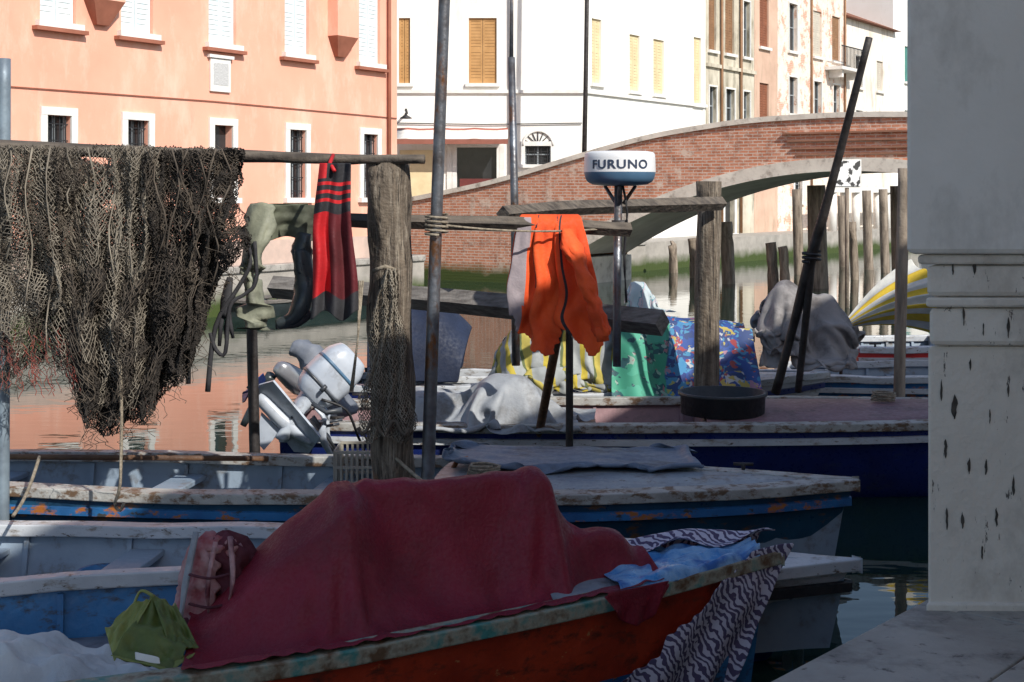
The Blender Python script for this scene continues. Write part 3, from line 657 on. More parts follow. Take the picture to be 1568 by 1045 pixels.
def blotch():
    m,nt,b=base('sign_face'); v=coords(nt,'Object'); n=noi(nt,v,5,3); nt.links.new(ramp(nt,n,[(.52,(.8,.8,.8)),(.55,(.05,.05,.05))]),b.inputs['Base Color']); return m
box('panel',c.x-.29,c.x+.29,32.98,33,c.z-.3,c.z+.3,blotch(),sg,.01); box('rim',c.x-.32,c.x+.32,33.003,33.03,c.z-.33,c.z+.33,white_trim,sg)
tube('stand',[(c.x,33.07,c.z+.3),(c.x,33.07,-.4)],.05,wood_pale,sg,8)
# ---------------------------------------------------------------- radar dome
gr=group('radar_dome')
c=P(949,285,10.4); R=.262
prof=[(0.02,-.0),(.10,.0),(.2,.01),(R*.9,.03),(R*.96,.055),(R*1.0,.1),(R*1.0,.105),(R*.99,.2),(R*.975,.232),(R*.93,.245),(R*.8,.252),(0.001,.258)]
radw=M('radome_white',(.78,.79,.8),(.72,.73,.75),4,.35,0,dirt=((.5,.48,.44),4,(1,1,.5),.6,.8)); radb=M('radome_base_blue',(.08,.17,.28),(.06,.13,.22),4,.45,0)
lathe('radome',prof,c,[radw,radb],gr,48,mi=lambda i:1 if i<5 else 0)
cu=bpy.data.curves.new('lbl','FONT'); cu.body='FURUNO'; cu.size=.088; cu.align_x='CENTER'; cu.extrude=.002; cu.offset=.0018; cu.space_character=1.12
to=bpy.data.objects.new('lbl',cu); S.collection.objects.link(to); dg=bpy.context.evaluated_depsgraph_get(); me=bpy.data.meshes.new_from_object(to.evaluated_get(dg)); bpy.data.objects.remove(to)
for vv in me.vertices:
    x,y,z=vv.co; an=-math.pi/2-.075+x*1.15/R; rr=R+.001+z; vv.co=(c.x+rr*math.cos(an),c.y+rr*math.sin(an),c.z+.125+y)
me.materials.clear(); me.materials.append(M('label_navy',(.03,.05,.1),None,3,.5,0)); lo=bpy.data.objects.new('lettering',me); link(lo,gr)
for k in range(3):
    an=k*2.1+.4; tube('bracket_leg',[(c.x+.13*math.cos(an),c.y+.13*math.sin(an),c.z+.0),(c.x+.03*math.cos(an),c.y+.03*math.sin(an),c.z-.13)],.014,metal_pole,gr,8)
tube('mast',[(c.x-.01,c.y,c.z-.0),(c.x-.02,c.y,c.z-.9),(c.x-.02,c.y+.02,1.35)],.03,metal_pole,gr,12); lathe('ring',[(.031,-.25),(.06,-.25),(.06,-.29),(.031,-.29)],c,metal_dk,gr,16)
tube('cable',[(c.x+.02,c.y-.03,c.z-.0),(c.x+.05,c.y-.05,c.z-.2),(c.x+.03,c.y-.04,c.z-.5),(c.x+.045,c.y-.045,c.z-.85)],.009,blackp,gr,6,sub=3)
# ---------------------------------------------------------------- nets
def strands(name,a,b,r,mat,par):
    d=b-a; d/=np.linalg.norm(d,axis=1)[:,None]+1e-9; ref=np.tile(np.array([0.31,.9,.2]),(len(d),1)); s=np.cross(d,ref); s/=np.linalg.norm(s,axis=1)[:,None]+1e-9; t=np.cross(d,s)
    rr=r*(.7+.6*rng.random(len(a)))[:,None]
    offs=[s*rr,(-.5*s+.87*t)*rr,(-.5*s-.87*t)*rr]
    V=np.stack([a+o for o in offs]+[b+o for o in offs],1).reshape(-1,3)
    n=len(a); base_=np.arange(n)[:,None]*6; Fc=np.concatenate([base_+np.array([0,1,4,3]),base_+np.array([1,2,5,4]),base_+np.array([2,0,3,5])])
    me=bpy.data.meshes.new(name); me.vertices.add(len(V)); me.vertices.foreach_set('co',V.ravel()); me.loops.add(Fc.size); me.loops.foreach_set('vertex_index',Fc.ravel().astype(np.int32))
    me.polygons.add(len(Fc)); me.polygons.foreach_set('loop_start',np.arange(0,Fc.size,4,dtype=np.int32)); me.polygons.foreach_set('loop_total',np.full(len(Fc),4,dtype=np.int32))
    me.materials.append(mat); me.update(calc_edges=True); return link(bpy.data.objects.new(name,me),par)
def net(name,fn,nu,nv,r,mat,par,drop=.02,jx=.005):
    P0=np.array([[fn((i+.5*(j%2))/nu,j/nv) for j in range(nv+1)] for i in range(nu+1)])
    P0=P0+rng.normal(0,jx,P0.shape)*np.array([1,1,.7])
    a=[];b=[]
    for j in range(nv):
        for i in range(nu+1):
            o2=i+1 if j%2 else i-1
            a.append(P0[i,j]);b.append(P0[i,j+1])
            if 0<=o2<=nu: a.append(P0[i,j]); b.append(P0[o2,j+1])
    a=np.array(a);b=np.array(b)
    hole=np.array([noise.noise(Vector((p[0]*5,p[2]*4,drop*99))) for p in a])
    k=(rng.random(len(a))>drop)&(hole<.58); a=a[k];b=b[k]
    return strands(name,a,b,r,mat,par)
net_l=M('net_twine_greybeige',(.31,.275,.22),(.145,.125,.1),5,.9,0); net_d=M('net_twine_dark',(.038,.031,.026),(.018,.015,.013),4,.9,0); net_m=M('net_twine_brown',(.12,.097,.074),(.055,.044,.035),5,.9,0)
gn=group('fishing_net')
bx=[-40,0,40,70,110,130,170,190,230,255,290,310,335,368]; by=[575,600,575,560,600,655,668,655,640,600,580,520,440,400]
def mknet(u0,u1,dep,ph,shr,pin_,lenk,amp=.09,vtop=226):
    def f(u,v):
        un=u0+(u1-u0)*u
        uc=un+(pin_-un)*shr*v**1.3+16*math.sin(v*5+ph+u*7)*v+14*noise.noise(Vector((u*5,v*4,ph)))+7*noise.noise(Vector((u*17,v*9,ph)))
        bt=np.interp(uc,bx,by)*lenk+(1-lenk)*vtop+16*noise.noise(Vector((u*9,ph,2)))
        vv=vtop+8*noise.noise(Vector((u*6,ph,0)))+(bt-vtop)*v+20*math.sin(u*11+ph)*v*(1-v)+9*noise.noise(Vector((u*12,v*8,ph+3)))*min(1,v*6)
        dd=dep+amp*math.sin(u*26+ph*3+v*3*noise.noise(Vector((u*3,v*2,ph))))*(.35+v)+.12*noise.noise(Vector((u*7,v*5,ph)))
        return P(uc,vv,dd)
    return f
net('net_front',mknet(-50,245,9.3,0,.12,150,.92),54,84,.0026,net_l,gn,.04)
net('net_front_fold',mknet(-50,215,9.22,1.7,.3,120,.75,.07),46,70,.0026,net_l,gn,.03)
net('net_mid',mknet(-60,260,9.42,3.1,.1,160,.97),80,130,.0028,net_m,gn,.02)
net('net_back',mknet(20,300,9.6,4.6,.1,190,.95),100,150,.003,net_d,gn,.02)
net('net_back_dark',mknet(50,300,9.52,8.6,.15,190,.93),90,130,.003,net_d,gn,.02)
net('net_top',mknet(-60,230,9.5,5.6,.0,60,.65),90,110,.0028,net_m,gn,.02)
net('net_gather',mknet(165,240,9.2,.6,.85,192,.8,.04),22,90,.0028,net_l,gn,.02)
net('net_gather_left',mknet(20,130,9.2,2.6,.8,95,.62,.04),22,80,.0028,net_m,gn,.02)
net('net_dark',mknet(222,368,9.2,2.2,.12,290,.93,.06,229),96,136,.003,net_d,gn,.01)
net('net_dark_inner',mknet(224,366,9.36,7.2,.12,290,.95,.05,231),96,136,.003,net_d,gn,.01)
net('net_brown_inner',mknet(226,364,9.16,9.2,.1,290,.7,.05,229),34,56,.0022,net_m,gn,.03)
def lower(u,v):
    uc=95+230*u; uc+= (165-uc)*.3*v**2+10*math.sin(v*9+u*4)+8*noise.noise(Vector((u*14,v*7,5))); b=np.interp(uc,bx,by); vv=415+(b-415)*v+16*noise.noise(Vector((u*8,v*3,1)))
    return P(uc,vv,9.3+.1*math.sin(u*21+v*3)+.08*noise.noise(Vector((u*6,v*6,4))))
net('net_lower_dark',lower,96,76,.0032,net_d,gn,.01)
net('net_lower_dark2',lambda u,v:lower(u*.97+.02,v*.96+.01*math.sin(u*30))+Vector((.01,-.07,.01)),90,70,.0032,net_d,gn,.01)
net('net_lower_mid',lambda u,v:lower(u*.8+.1,v*.85)+Vector((.0,-.13,.02)),36,32,.0026,net_m,gn,.05)
a=[];b=[]
for k in range(480):
    u=random.uniform(-10,360); v0=np.interp(u,bx,by)-random.uniform(-5,90)*(1 if k%3 else 2.6); p=P(u,v0,9.15+random.uniform(-.1,.3)); L_=random.uniform(.03,.14); q=p.copy(); dx=random.uniform(-.06,.06)
    for s in range(5):
        q2=q+Vector((dx*random.uniform(-1,1)+random.uniform(-.02,.02),random.uniform(-.01,.01),-L_/5)); a.append(tuple(q));b.append(tuple(q2)); q=q2
strands('stray_threads',np.array(a),np.array(b),.002,net_m,gn)
a=[];b=[]
redt=M('red_twine',(.3,.07,.05),(.18,.06,.05),5,.9,0)
for k in range(90):
    u=random.uniform(0,120); p=P(u,random.uniform(500,580),9.2); q=p
    for s in range(5):
        q2=q+Vector((random.uniform(-.02,.03),0,-random.uniform(.01,.04))); a.append(tuple(q));b.append(tuple(q2)); q=q2
strands('red_threads',np.array(a),np.array(b),.0026,redt,gn)
tube('hook_rope',[P(184,560,9.1),P(186,640,9.1),P(184,740,9.1),P(176,772,9.1),P(184,782,9.1),P(190,770,9.1)],.011,rope_m,gn,6,sub=3)
for k in range(7):
    pts=[P(225+20*k+8*math.sin(k*3),228,9.14)]
    for j in range(1,8): pts.append(P(225+20*k+10*math.sin(k*3+j),228+j*(18+k%3*6),9.12+.03*math.sin(j+k)))
    tube('cork_line',pts,.006,net_m,gn,5)
for k in range(8):
    pts=[P(-20+32*k+6*math.sin(j*1.1+k),226+j*(12+k%4*9),9.17+.03*math.sin(j+k)) for j in range(9)]
    tube('head_line',pts,.006,net_l,gn,5)
gn2=group('small_hanging_net')
def sm(u,v):
    uc=np.interp(v,[0,.15,.6,.9,1],[588,575,560,548,552]); uw_=np.interp(v,[0,.15,.6,.9,1],[14,34,62,84,70])
    a2=(u-.5)*2; return P(uc+uw_/2+a2*uw_/2+3*math.sin(v*14+u*8),412+262*v+6*math.sin(u*9)*v,9.26+.05*math.cos(a2*1.5)*-1+.025*math.sin(u*24+v*4))
net('mesh_outer',sm,22,70,.0028,net_l,gn2,.05,.003); net('mesh_inner',lambda u,v:sm(u,v)+Vector((.01,.05,0)),26,80,.0026,net_m,gn2,.04,.003)
tube('tie',[P(572,415,9.28),P(590,408,9.24),P(606,414,9.28)],.014,rope_m,gn2,6)
pts=[P(548+78*k/12,655+12*math.sin(k*1.3),9.2) for k in range(13)]; tube('float_line',pts,.014,net_m,gn2,6,.4)
for k in range(3): tube('strap',[P(556-k*3,430,9.25),P(548,520,9.22),P(540-k*2,600,9.22)],.006,rope_m,gn2,5)
# ---------------------------------------------------------------- clothes
ojack=M('orange_cloth',(.9,.12,.022),(.72,.075,.015),3,.8,.2,50); gcl=M('grey_lining',(.36,.31,.33),(.27,.23,.25),3,.8,.2,50); blkc=M('black_cloth',(.02,.02,.025),(.04,.04,.045),4,.85,.2,50)
bz=P(860,347,10.02).z; by0=10.0; cx=P(842,0,10).x
nu,nv=46,72; Wc=.70; Lc=1.4; fl=.82; sq=.56
A=np.zeros((nu,nv,3)); pin=np.zeros((nu,nv),bool); jp=int(round(fl/Lc*(nv-1))); pin[:,jp]=1
for i in range(nu):
    for j in range(nv):
        q=(j-jp)/(nv-1)*Lc; x=cx+(i/(nu-1)-.5)*Wc*sq
        rip=.018*math.sin(i*.8)*min(1,abs(q)*8)
        if abs(q)<.1: A[i,j]=(x,by0+.085*math.sin(q/.085),bz+.085*math.cos(q/.085))
        else: A[i,j]=(x,by0+math.copysign(.08,q)+rip,bz+.03-(abs(q)-.1))
X=drape(A,np.full((nu,nv),1/sq),1,None,[(by0,bz,.08)],160,7,pin,kick=.004,bend=.3)
for i in range(nu):
    for j in range(nv):
        dr=max(0,bz-X[i,j,2]); u=i/(nu-1)
        X[i,j,0]+=dr*(.26*(u-.4)+.10*noise.noise(Vector((u*3,dr*4,1)))); X[i,j,1]-=.07*dr*noise.noise(Vector((u*7+dr*3,dr*5,4)))+.03*abs(noise.noise(Vector((u*9-dr*6,dr*3,8))))*min(1,dr*3); X[i,j,2]+=.05*noise.noise(Vector((u*5,dr*3,2)))*min(1,dr*3)
gj=group('orange_work_jacket')
def jm(u,v):
    lim=np.interp(u,[0,.12,.25,.4,.52,.6,.68,.8,.92,1],[.17,.10,.03,.0,.03,.14,.12,.03,.0,.06]); return v>lim+.014*math.sin(u*40)
gridmesh('body',X,[ojack,gcl,blkc],gj,.008,1,mask=jm,mi=lambda u,v:1 if u<.1+.1*v and v<.56 else(2 if (.60<u<.64 or .70<u<.725 or (.24+.1*v)<u<(.27+.1*v)) and v<.58 else 0))
tube('sleeve',[P(868,352,9.9),P(882,395,9.80),P(900,440,9.76),P(914,480,9.75),P(922,515,9.76)],[.05,.08,.09,.09,.08],ojack,gj,18,.7,.55,sub=6)
tube('sleeve_cuff',[P(919,500,9.757),P(922,522,9.76)],[.082,.076],ojack,gj,14,.3,.55)
gj2=group('red_black_jersey')
def fold(name,u0,u1,v0,v1,d,mats,mi,par,amp=.05,fr=5,ph=0,taper=0,nu=24,nv=40,mask=None,jag=6):
    A=[]
    for i in range(nu):
        r=[]
        for j in range(nv):
            u=i/(nu-1);v=j/(nv-1); uc=u0+(u1-u0)*(u+(.5-u)*taper*(1-v))+2.5*math.sin(v*7+ph)
            vv=v0+(v1-v0)*v+jag*math.sin(u*9+ph)*v
            r.append(P(uc,vv,d+amp*math.sin(u*fr*3.1+ph+v*1.6)*(.3+.7*v)+.03*noise.noise(Vector((u*4,v*5,ph+.5)))))
        A.append(r)
    return gridmesh(name,A,mats,par,.008,1,mask=mask,mi=mi)
redc=M('red_cloth',(.55,.012,.018),(.4,.008,.012),4,.75,.15,50); mar=M('maroon_cloth',(.12,.01,.016),(.07,.007,.01),4,.8,.15,50)
def jerm(u,v):
    if v<.33: return 2 if not(.12<v<.15 or .18<v<.205 or .235<v<.26 or (u<.25 and v<.1)) else 0
    if v>.87: return 2
    return 0 if u<.42 else 1
fold('shirt',474,548,250,484,9.2,[redc,mar,blkc],jerm,gj2,.045,5,2,.35,nu=30,nv=90,jag=8)
tube('neck_hook',[P(510,238,9.38),P(505,250,9.25),P(512,262,9.18)],.014,redc,gj2,6)
olive=M('olive_canvas',(.11,.12,.08),(.065,.07,.05),4,.8,.2,30); pgreen=M('pale_green_rubber',(.26,.27,.2),(.15,.16,.12),4,.65,.25,20,dirt=((.08,.08,.06),4,(1,1,1),.5,.68)); dkrub=M('dark_grey_rubber',(.045,.055,.06),(.025,.032,.036),4,.4,.15,20)
gwd=group('rubber_waders')
fold('bib',388,482,314,366,9.66,[olive],None,gwd,.05,4,0,0,jag=4)
fold('bib_back',385,470,312,352,9.85,[olive],None,gwd,.04,4,2,0)
tube('leg_pale',[P(402,314,9.68),P(392,360,9.62),P(384,410,9.6),P(388,445,9.6)],[.10,.125,.11,.10],pgreen,gwd,20,.5,.5,sub=6)
tube('boot_pale',[P(388,430,9.6),P(392,470,9.6),P(391,504,9.6)],[.10,.125,.135],pgreen,gwd,20,.25,.5,sub=5)
tube('leg_dark',[P(466,358,9.62),P(462,385,9.6),P(466,420,9.58)],[.06,.075,.075],dkrub,gwd,16,.2,.7,sub=4)
tube('boot_dark',[P(462,382,9.6),P(468,430,9.58),P(462,465,9.56),P(448,488,9.55),P(424,497,9.55)],[.065,.08,.085,.062,.042],dkrub,gwd,16,.15,.8,sub=5)
tube('boot_sole',[P(476,478,9.55),P(455,496,9.55),P(422,500,9.54)],[.03,.025,.02],blkc,gwd,8,sub=3)
gst=group('black_gloves_and_straps')
tube('glove_palm',[P(352,425,9.55),P(346,460,9.53),P(342,485,9.52)],[.03,.055,.04],blkc,gst,12,.2,.6,sub=3)
for k,(du,dv) in enumerate(((-10,38),(-3,46),(5,44),(12,34))): tube('glove_finger',[P(340+du*.5+4,480,9.52),P(341+du,500,9.51),P(340+du*1.4,484+dv,9.52)],[.017,.016,.012],blkc,gst,8,.1)
tube('strap_long',[P(372,350,9.5),P(384,400,9.48),P(365,440,9.48),P(330,500,9.5),P(318,600,9.5)],[.012,.014,.015,.016,.02],blkc,gst,6,sub=4)
tube('strap_loop',[P(390,370,9.5),P(392,430,9.48),P(376,450,9.48),P(352,470,9.48),P(345,540,9.49),P(330,535,9.49),P(322,510,9.5)],.014,blkc,gst,6,sub=4)
tube('strap_end',[P(290,520,9.4),P(288,588,9.4)],[.012,.018],blkc,gst,6)
# ---------------------------------------------------------------- outboard motor on boat D's transom
mw=M('outboard_white',(.52,.57,.64),(.4,.45,.53),4,.3,0,dirt=((.25,.26,.28),5,(1,1,1),.53,.72)); mg=M('outboard_dark_grey',(.06,.07,.085),(.04,.045,.055),4,.4,0); go=group('outboard_motor')
c0,c1=P(536,548,12),P(474,606,11.9); ax=(c1-c0)
tube('cowl',[c0-ax*.10,c0-ax*.06,c0+ax*.15,c0+ax*.45,c0+ax*.72],[.07,.125,.165,.175,.17],mw,go,28,.0,1.15,sub=4,sq=.62)
tube('cowl_seam',[c0+ax*.715,c0+ax*.755],[.174,.174],mg,go,28,0,1.15,sq=.62)
tube('lower_cowl',[c0+ax*.75,c0+ax*.9,c0+ax*1.05],[.168,.15,.105],mw,go,28,0,1.15,sub=3,sq=.62)
tube('cowl_stripe',[c0+ax*.30,c0+ax*.36],[.1725,.175],radb,go,28,0,1.15,sq=.62)
tube('cowl_latch',[c0+ax*.66+Vector((.05,-.19,0)),c0+ax*.8+Vector((.05,-.19,0))],.018,mg,go,8)
tube('midsection',[P(475,603,11.9),P(455,630,11.85),P(440,655,11.8),P(432,672,11.8)],[.10,.08,.07,.075],mw,go,18,.03,.7,sub=3,sq=.7)
mk('anti_ventilation_plate',[P(398,588,11.75),P(420,582,11.65),P(492,668,11.7),P(475,692,11.9),P(452,690,11.95),P(400,620,11.9)],[(0,1,2,3,4,5)],mw,go).modifiers.new('s','SOLIDIFY').thickness=.02
tube('gearcase',[P(478,680,11.8),P(440,650,11.8),P(405,615,11.8),P(396,606,11.8)],[.02,.07,.065,.04],mw,go,16,0,1,sub=4)
mk('skeg',[P(430,660,11.8),P(400,632,11.8),P(392,676,11.8),P(404,690,11.8)],[(0,1,2,3)],mw,go).modifiers.new('s','SOLIDIFY').thickness=.02
hub=P(392,602,11.8); dirp=(P(396,606,11.8)-P(440,650,11.8)).normalized()
tube('prop_hub',[hub,hub+dirp*.09],[.035,.025],blackp,go,12)
aa=dirp.cross(Vector((0,1,0))).normalized(); bb=Vector((0,1,0)); pbl=M('prop_blue',(.02,.04,.16),None,3,.4,0)
for k in range(3):
    t=k*2.094+.5; r_=aa*math.cos(t)+bb*math.sin(t); t_=-aa*math.sin(t)+bb*math.cos(t); cc=hub+dirp*.04
    mk('prop_blade',[cc+r_*.03-t_*.02,cc+r_*.09-t_*.07-dirp*.03,cc+r_*.15-t_*.03-dirp*.02,cc+r_*.15+t_*.04+dirp*.03,cc+r_*.08+t_*.07+dirp*.03,cc+r_*.03+t_*.02],[(0,1,2,3,4,5)],pbl,go).modifiers.new('s','SOLIDIFY').thickness=.008
for dy in(-.11,.11):
    o_=Vector((0,dy,0)); tube('clamp_bracket',[P(486,622,11.95)+o_,P(500,640,11.95)+o_,P(496,668,11.97)+o_,P(515,702,12.1)+o_],[.03,.045,.04,.03],mw,go,8,0,.5,sub=3)
    tube('tilt_ram',[P(478,640,11.88)+o_*.6,P(512,690,12.05)+o_*.6],.016,metal_pole,go,8)
    tube('clamp_screw',[P(500,650,11.95)+o_,P(522,646,11.98)+o_],.012,mg,go,8)
tube('pivot_tube',[P(498,640,11.84),P(498,640,12.08)],.022,mg,go,10)
tube('tiller_arm',[P(478,618,11.72),P(500,632,11.7),P(524,628,11.72)],[.02,.02,.025],mg,go,8)
for k,(u,v) in enumerate(((450,618),(462,634),(446,640))): tube('bolt',[P(u,v,11.77),P(u,v,11.74)],.012,mg,go,6)
tube('fuel_hose',[P(492,612,11.76),P(530,628,11.8),P(548,668,11.95),P(560,695,12.1)],.012,blackp,go,6,sub=4)
g2=group('covered_outboard_motor')
tube('cowl',[P(425,560,12.6),P(432,566,12.6),P(450,580,12.7),P(462,590,12.8)],[.05,.08,.1,.1],M('silver_cowl',(.4,.42,.44),(.3,.3,.33),3,.25,0,metal=.5),g2,16,.02,sub=3,sq=.7)
tube('cover',[P(446,532,12.9),P(474,545,12.9),P(505,590,12.9),P(520,640,12.9)],[.06,.12,.15,.14],M('grey_cover',(.2,.22,.26),(.13,.15,.19),3,.7,.2),g2,16,.5,sub=6)
tube('leg',[P(415,575,12.6),P(395,610,12.7),P(372,652,12.7)],[.05,.045,.03],dkrub,g2,10,.1,sub=3)
# ---------------------------------------------------------------- tarps and heaps
def tarp(name,c,ux,uy,nu,nv,hf,mat,steps=100,kick=.004,s=1.0,thick=.005,cr=.02):
    A=rect(c,ux,uy,nu,nv); X=drape(A,s,s,hf,None,steps,6,None,kick=kick,fric=.6,bend=.08); X[:,:,2]=np.maximum(X[:,:,2],.03)
    for i in range(nu):
        for j in range(nv):
            X[i,j,2]+=cr*(noise.fractal(Vector((i*.22,j*.22,c[0])),1,2,3)+.5-abs(noise.noise(Vector((i*.13+j*.1,j*.2,c[1]))))*2)
    return gridmesh(name,X,mat,None,thick,1)
whitetarp=M('white_tarp',(.38,.4,.42),(.26,.28,.31),3,.7,.25,30,dirt=((.15,.145,.14),2.5,(1,1,1),.5,.68)); greytarp=M('grey_tarp',(.3,.285,.285),(.2,.19,.19),3,.8,.2,30,dirt=((.1,.09,.09),3,(1,1,1),.5,.68)); bgtarp=M('bluegrey_tarp',(.15,.2,.28),(.1,.14,.21),3,.6,.2,30,dirt=((.07,.08,.1),2.5,(1,1,1),.52,.7))
def hD(x,y):
    h=np.where(np.abs(y-12.8)<.85,.60,.0); h=np.maximum(h,bump2(x,y,-.05,12.5,.45,.35,1.02,4)); return np.maximum(h,bump2(x,y,-.75,12.8,.5,.5,.85,4))
tarp('white_boat_tarp',(-.25,12.65,1.15),(2.1,0,0),(0,1.9,0),46,44,hD,whitetarp)
def hC(x,y):
    h=np.where((np.abs(y-10.2)<.7)&(x<2.0),.60,.0); return np.maximum(h,np.where((x>-.45)&(x<1.32)&(np.abs(y-10.25)<.42),.73-.02*x,0))
tarp('bluegrey_boat_cover',(.42,10.25,.86),(2.0,0,0),(0,1.05,0),56,30,hC,bgtarp,cr=.008)
def hEy(x,y):
    h=np.where(np.abs(y-14.8)<.85,.68,.0); h=np.maximum(h,bump2(x,y,.25,14.4,.5,.45,1.32,4)); return np.maximum(h,bump2(x,y,.75,14.6,.38,.5,1.5,4))
ystr=stripes('striped_awning_cloth',[(0,(.34,.36,.36)),(.3,(.55,.43,.05)),(.45,(.38,.4,.39)),(.72,(.12,.15,.06)),(.8,(.46,.38,.08))],5,0,.8,wob=.25,dirty=.4)
tarp('striped_canvas_heap',(.45,14.2,1.6),(2.1,0,0),(0,2.1,0),54,54,hEy,ystr,cr=.035)
def sea():
    m,nt,b=base('marine_print_cloth'); v=coords(nt,'UV'); s=nd(nt,'ShaderNodeSeparateXYZ'); nt.links.new(v,s.inputs[0])
    n1=nd(nt,'ShaderNodeTexNoise'); n1.inputs['Scale'].default_value=7; nt.links.new(v,n1.inputs[0]); vv=mix(nt,.2,v,n1.outputs[1])
    def vor(sc,stops):
        t=nd(nt,'ShaderNodeTexVoronoi'); t.inputs['Scale'].default_value=sc; nt.links.new(vv,t.inputs['Vector'])
        ss=nd(nt,'ShaderNodeSeparateColor'); nt.links.new(t.outputs['Color'],ss.inputs[0]); return ramp(nt,ss.outputs[0],stops,'CONSTANT')
    blue=vor(13,[(0,(.03,.08,.3)),(.35,(.04,.2,.42)),(.5,(.025,.05,.2)),(.68,(.34,.06,.07)),(.8,(.05,.22,.42)),(.9,(.45,.36,.09)),(.95,(.36,.2,.28))])
    small=vor(38,[(0,(.03,.06,.18)),(.4,(.06,.24,.42)),(.66,(.42,.35,.1)),(.74,(.03,.07,.28)),(.86,(.45,.47,.5)),(.94,(.35,.08,.08))])
    green=vor(9,[(0,(.05,.28,.18)),(.6,(.07,.34,.23)),(.84,(.03,.1,.11)),(.9,(.06,.28,.19))])
    gs2=vor(40,[(0,(.03,.1,.11)),(.5,(.28,.38,.32)),(.7,(.32,.14,.16)),(.8,(.02,.07,.08))])
    d=ramp(nt,noi(nt,v,9,3),[(.47,(0,0,0)),(.49,(1,1,1))]); blue=mix(nt,d,blue,small)
    d2=ramp(nt,noi(nt,v,8,2),[(.55,(0,0,0)),(.56,(1,1,1))]); green=mix(nt,d2,green,gs2)
    n=noi(nt,v,3,3); a=nd(nt,'ShaderNodeMath',operation='MULTIPLY_ADD'); nt.links.new(n,a.inputs[0]); a.inputs[1].default_value=.12; nt.links.new(s.outputs[0],a.inputs[2])
    col=mix(nt,ramp(nt,a.outputs[0],[(.44,(0,0,0)),(.45,(1,1,1))]),green,blue); nt.links.new(col,b.inputs['Base Color']); b.inputs['Roughness'].default_value=.7; return m
A=[]
for i in range(60):
    u=i/59; r=[]
    for j in range(50):
        v=j/49; x=1.0+1.42*u+.03*math.sin(v*5+u*3); fo=(.05*math.sin(u*23+1.5*math.sin(v*3))+.06*noise.noise(Vector((u*4,v*3,7))))
        if v<.35: y=14.9-.75*v/.35; z=1.40-.13*u+.04*noise.noise(Vector((u*5,v*5,1)))-.05*math.sin(math.pi*v/.35)
        else: q=(v-.35)/.65; y=14.15-.33*q+fo*min(1,q*2); z=1.42-.13*u-.80*q-.02*math.cos(u*17)*q
        r.append((x,y,z))
    A.append(r)
gridmesh('marine_print_cloth',A,sea(),None,.005,1)
box('ridge_board',1.0,2.42,14.17,14.22,1.14,1.27,wood_board); 
def hG(x,y):
    h=np.where(np.abs(y-14.6)<.9,.7,.0); h=np.maximum(h,bump2(x,y,2.75,14.3,.33,.4,1.74,3)); h=np.maximum(h,bump2(x,y,3.15,14.3,.3,.4,1.6,3)); return np.maximum(h,bump2(x,y,3.1,14.0,.45,.4,1.0,4))
tarp('grey_boat_tarp',(2.95,14.2,1.85),(1.8,0,0),(0,2.1,0),52,56,hG,greytarp,cr=.03)
def hcap(x,y): return np.maximum(bump2(x,y,1.3,14.5,.25,.25,1.72,3),np.where((x>.95)&(x<2.4)&(y<14.9)&(y>14.1),1.44,.6))
tarp('pale_print_cloth',(1.34,14.45,1.78),(.7,0,0),(0,.6,0),30,30,hcap,stripes('pale_print',[(0,(.5,.58,.6)),(.7,(.15,.35,.4)),(.8,(.5,.44,.48))],5,0,.8,wob=1.5),60)
ncv=M('navy_canvas',(.012,.022,.055),(.007,.013,.035),3,.75,.2); A=[]
for i in range(24):
    u=i/23; r=[]
    for j in range(30):
        v=j/29; an=math.pi*v; sagz=.05*math.sin(u*math.pi*3)**2; sc=1 if u<.75 else 1-(u-.75)*1.6
        r.append((-1.5+.95*u+.12*u*math.sin(an),15.3-.62*math.cos(an),.66+(.86-sagz)*sc*math.sin(an)**.7+.02*noise.noise(Vector((u*6,v*9,0)))))
    A.append(r)
gridmesh('navy_boat_canopy',A,ncv,None,.006,1)
H_=boat('small_navy_boat',(.9,15.4),0,2.7,1.4,.6,.68,navy,white_paint,lb_int,blue_paint,.6,.2)
gu=group('striped_beach_umbrella')
ust=stripes('umbrella_stripes',[(0,(.8,.56,.05)),(.42,(.72,.72,.68))],5,0,.8,dirty=.35)
apex=P(1284,505,15.6); A=[]
for i in range(57):
    r=[]; f=i/56; ang=math.radians(-4+50*f)
    for j in range(14):
        v=j/13; rad=1.15*v; rib=.05*abs(math.sin(i*math.pi/8))*v
        r.append(apex+Vector((math.cos(ang)*rad,-.55*math.sin(f*math.pi)*v+rib,math.sin(ang)*rad*.95+.09*math.sin(v*math.pi)-rib)))
    A.append(r)
gridmesh('canopy',A,ust,gu,.005,1)
tube('shaft',[apex+Vector((-.1,.05,.0)),apex+Vector((.95,.12,.35))],.018,white_trim,gu,8)
tube('stand',[apex+Vector((.05,.1,.05)),(apex.x+.05,15.7,.6)],.02,metal_pole,gu,8)
tubc=M('grey_tub_plastic',(.035,.04,.045),(.025,.028,.032),5,.5,.1)
lathe('round_fish_tub',[(.001,.0),(.37,.0),(.375,.16),(.395,.165),(.395,.19),(.365,.19),(.36,.03),(.001,.03)],(P(1107,0,12.6).x,12.62,D_[2](.6)+.02),tubc,None,32)
gc=group('plastic_fish_crate'); c=P(551,705,10.4); c.z=.62
crm=M('crate_plastic',(.4,.38,.32),(.3,.27,.23),5,.6,.1)
Ls=[]
for sy in(-.2,.2):
    for k in range(9): Ls.append((c.x-.16+k*.038,c.x-.144+k*.038,c.y+sy,c.y+sy+.012,c.z-.2,c.z+.13))
    for zz in(-.2,-.09,.02,.13): Ls.append((c.x-.17,c.x+.17,c.y+sy-.003,c.y+sy+.016,c.z+zz,c.z+zz+.018))
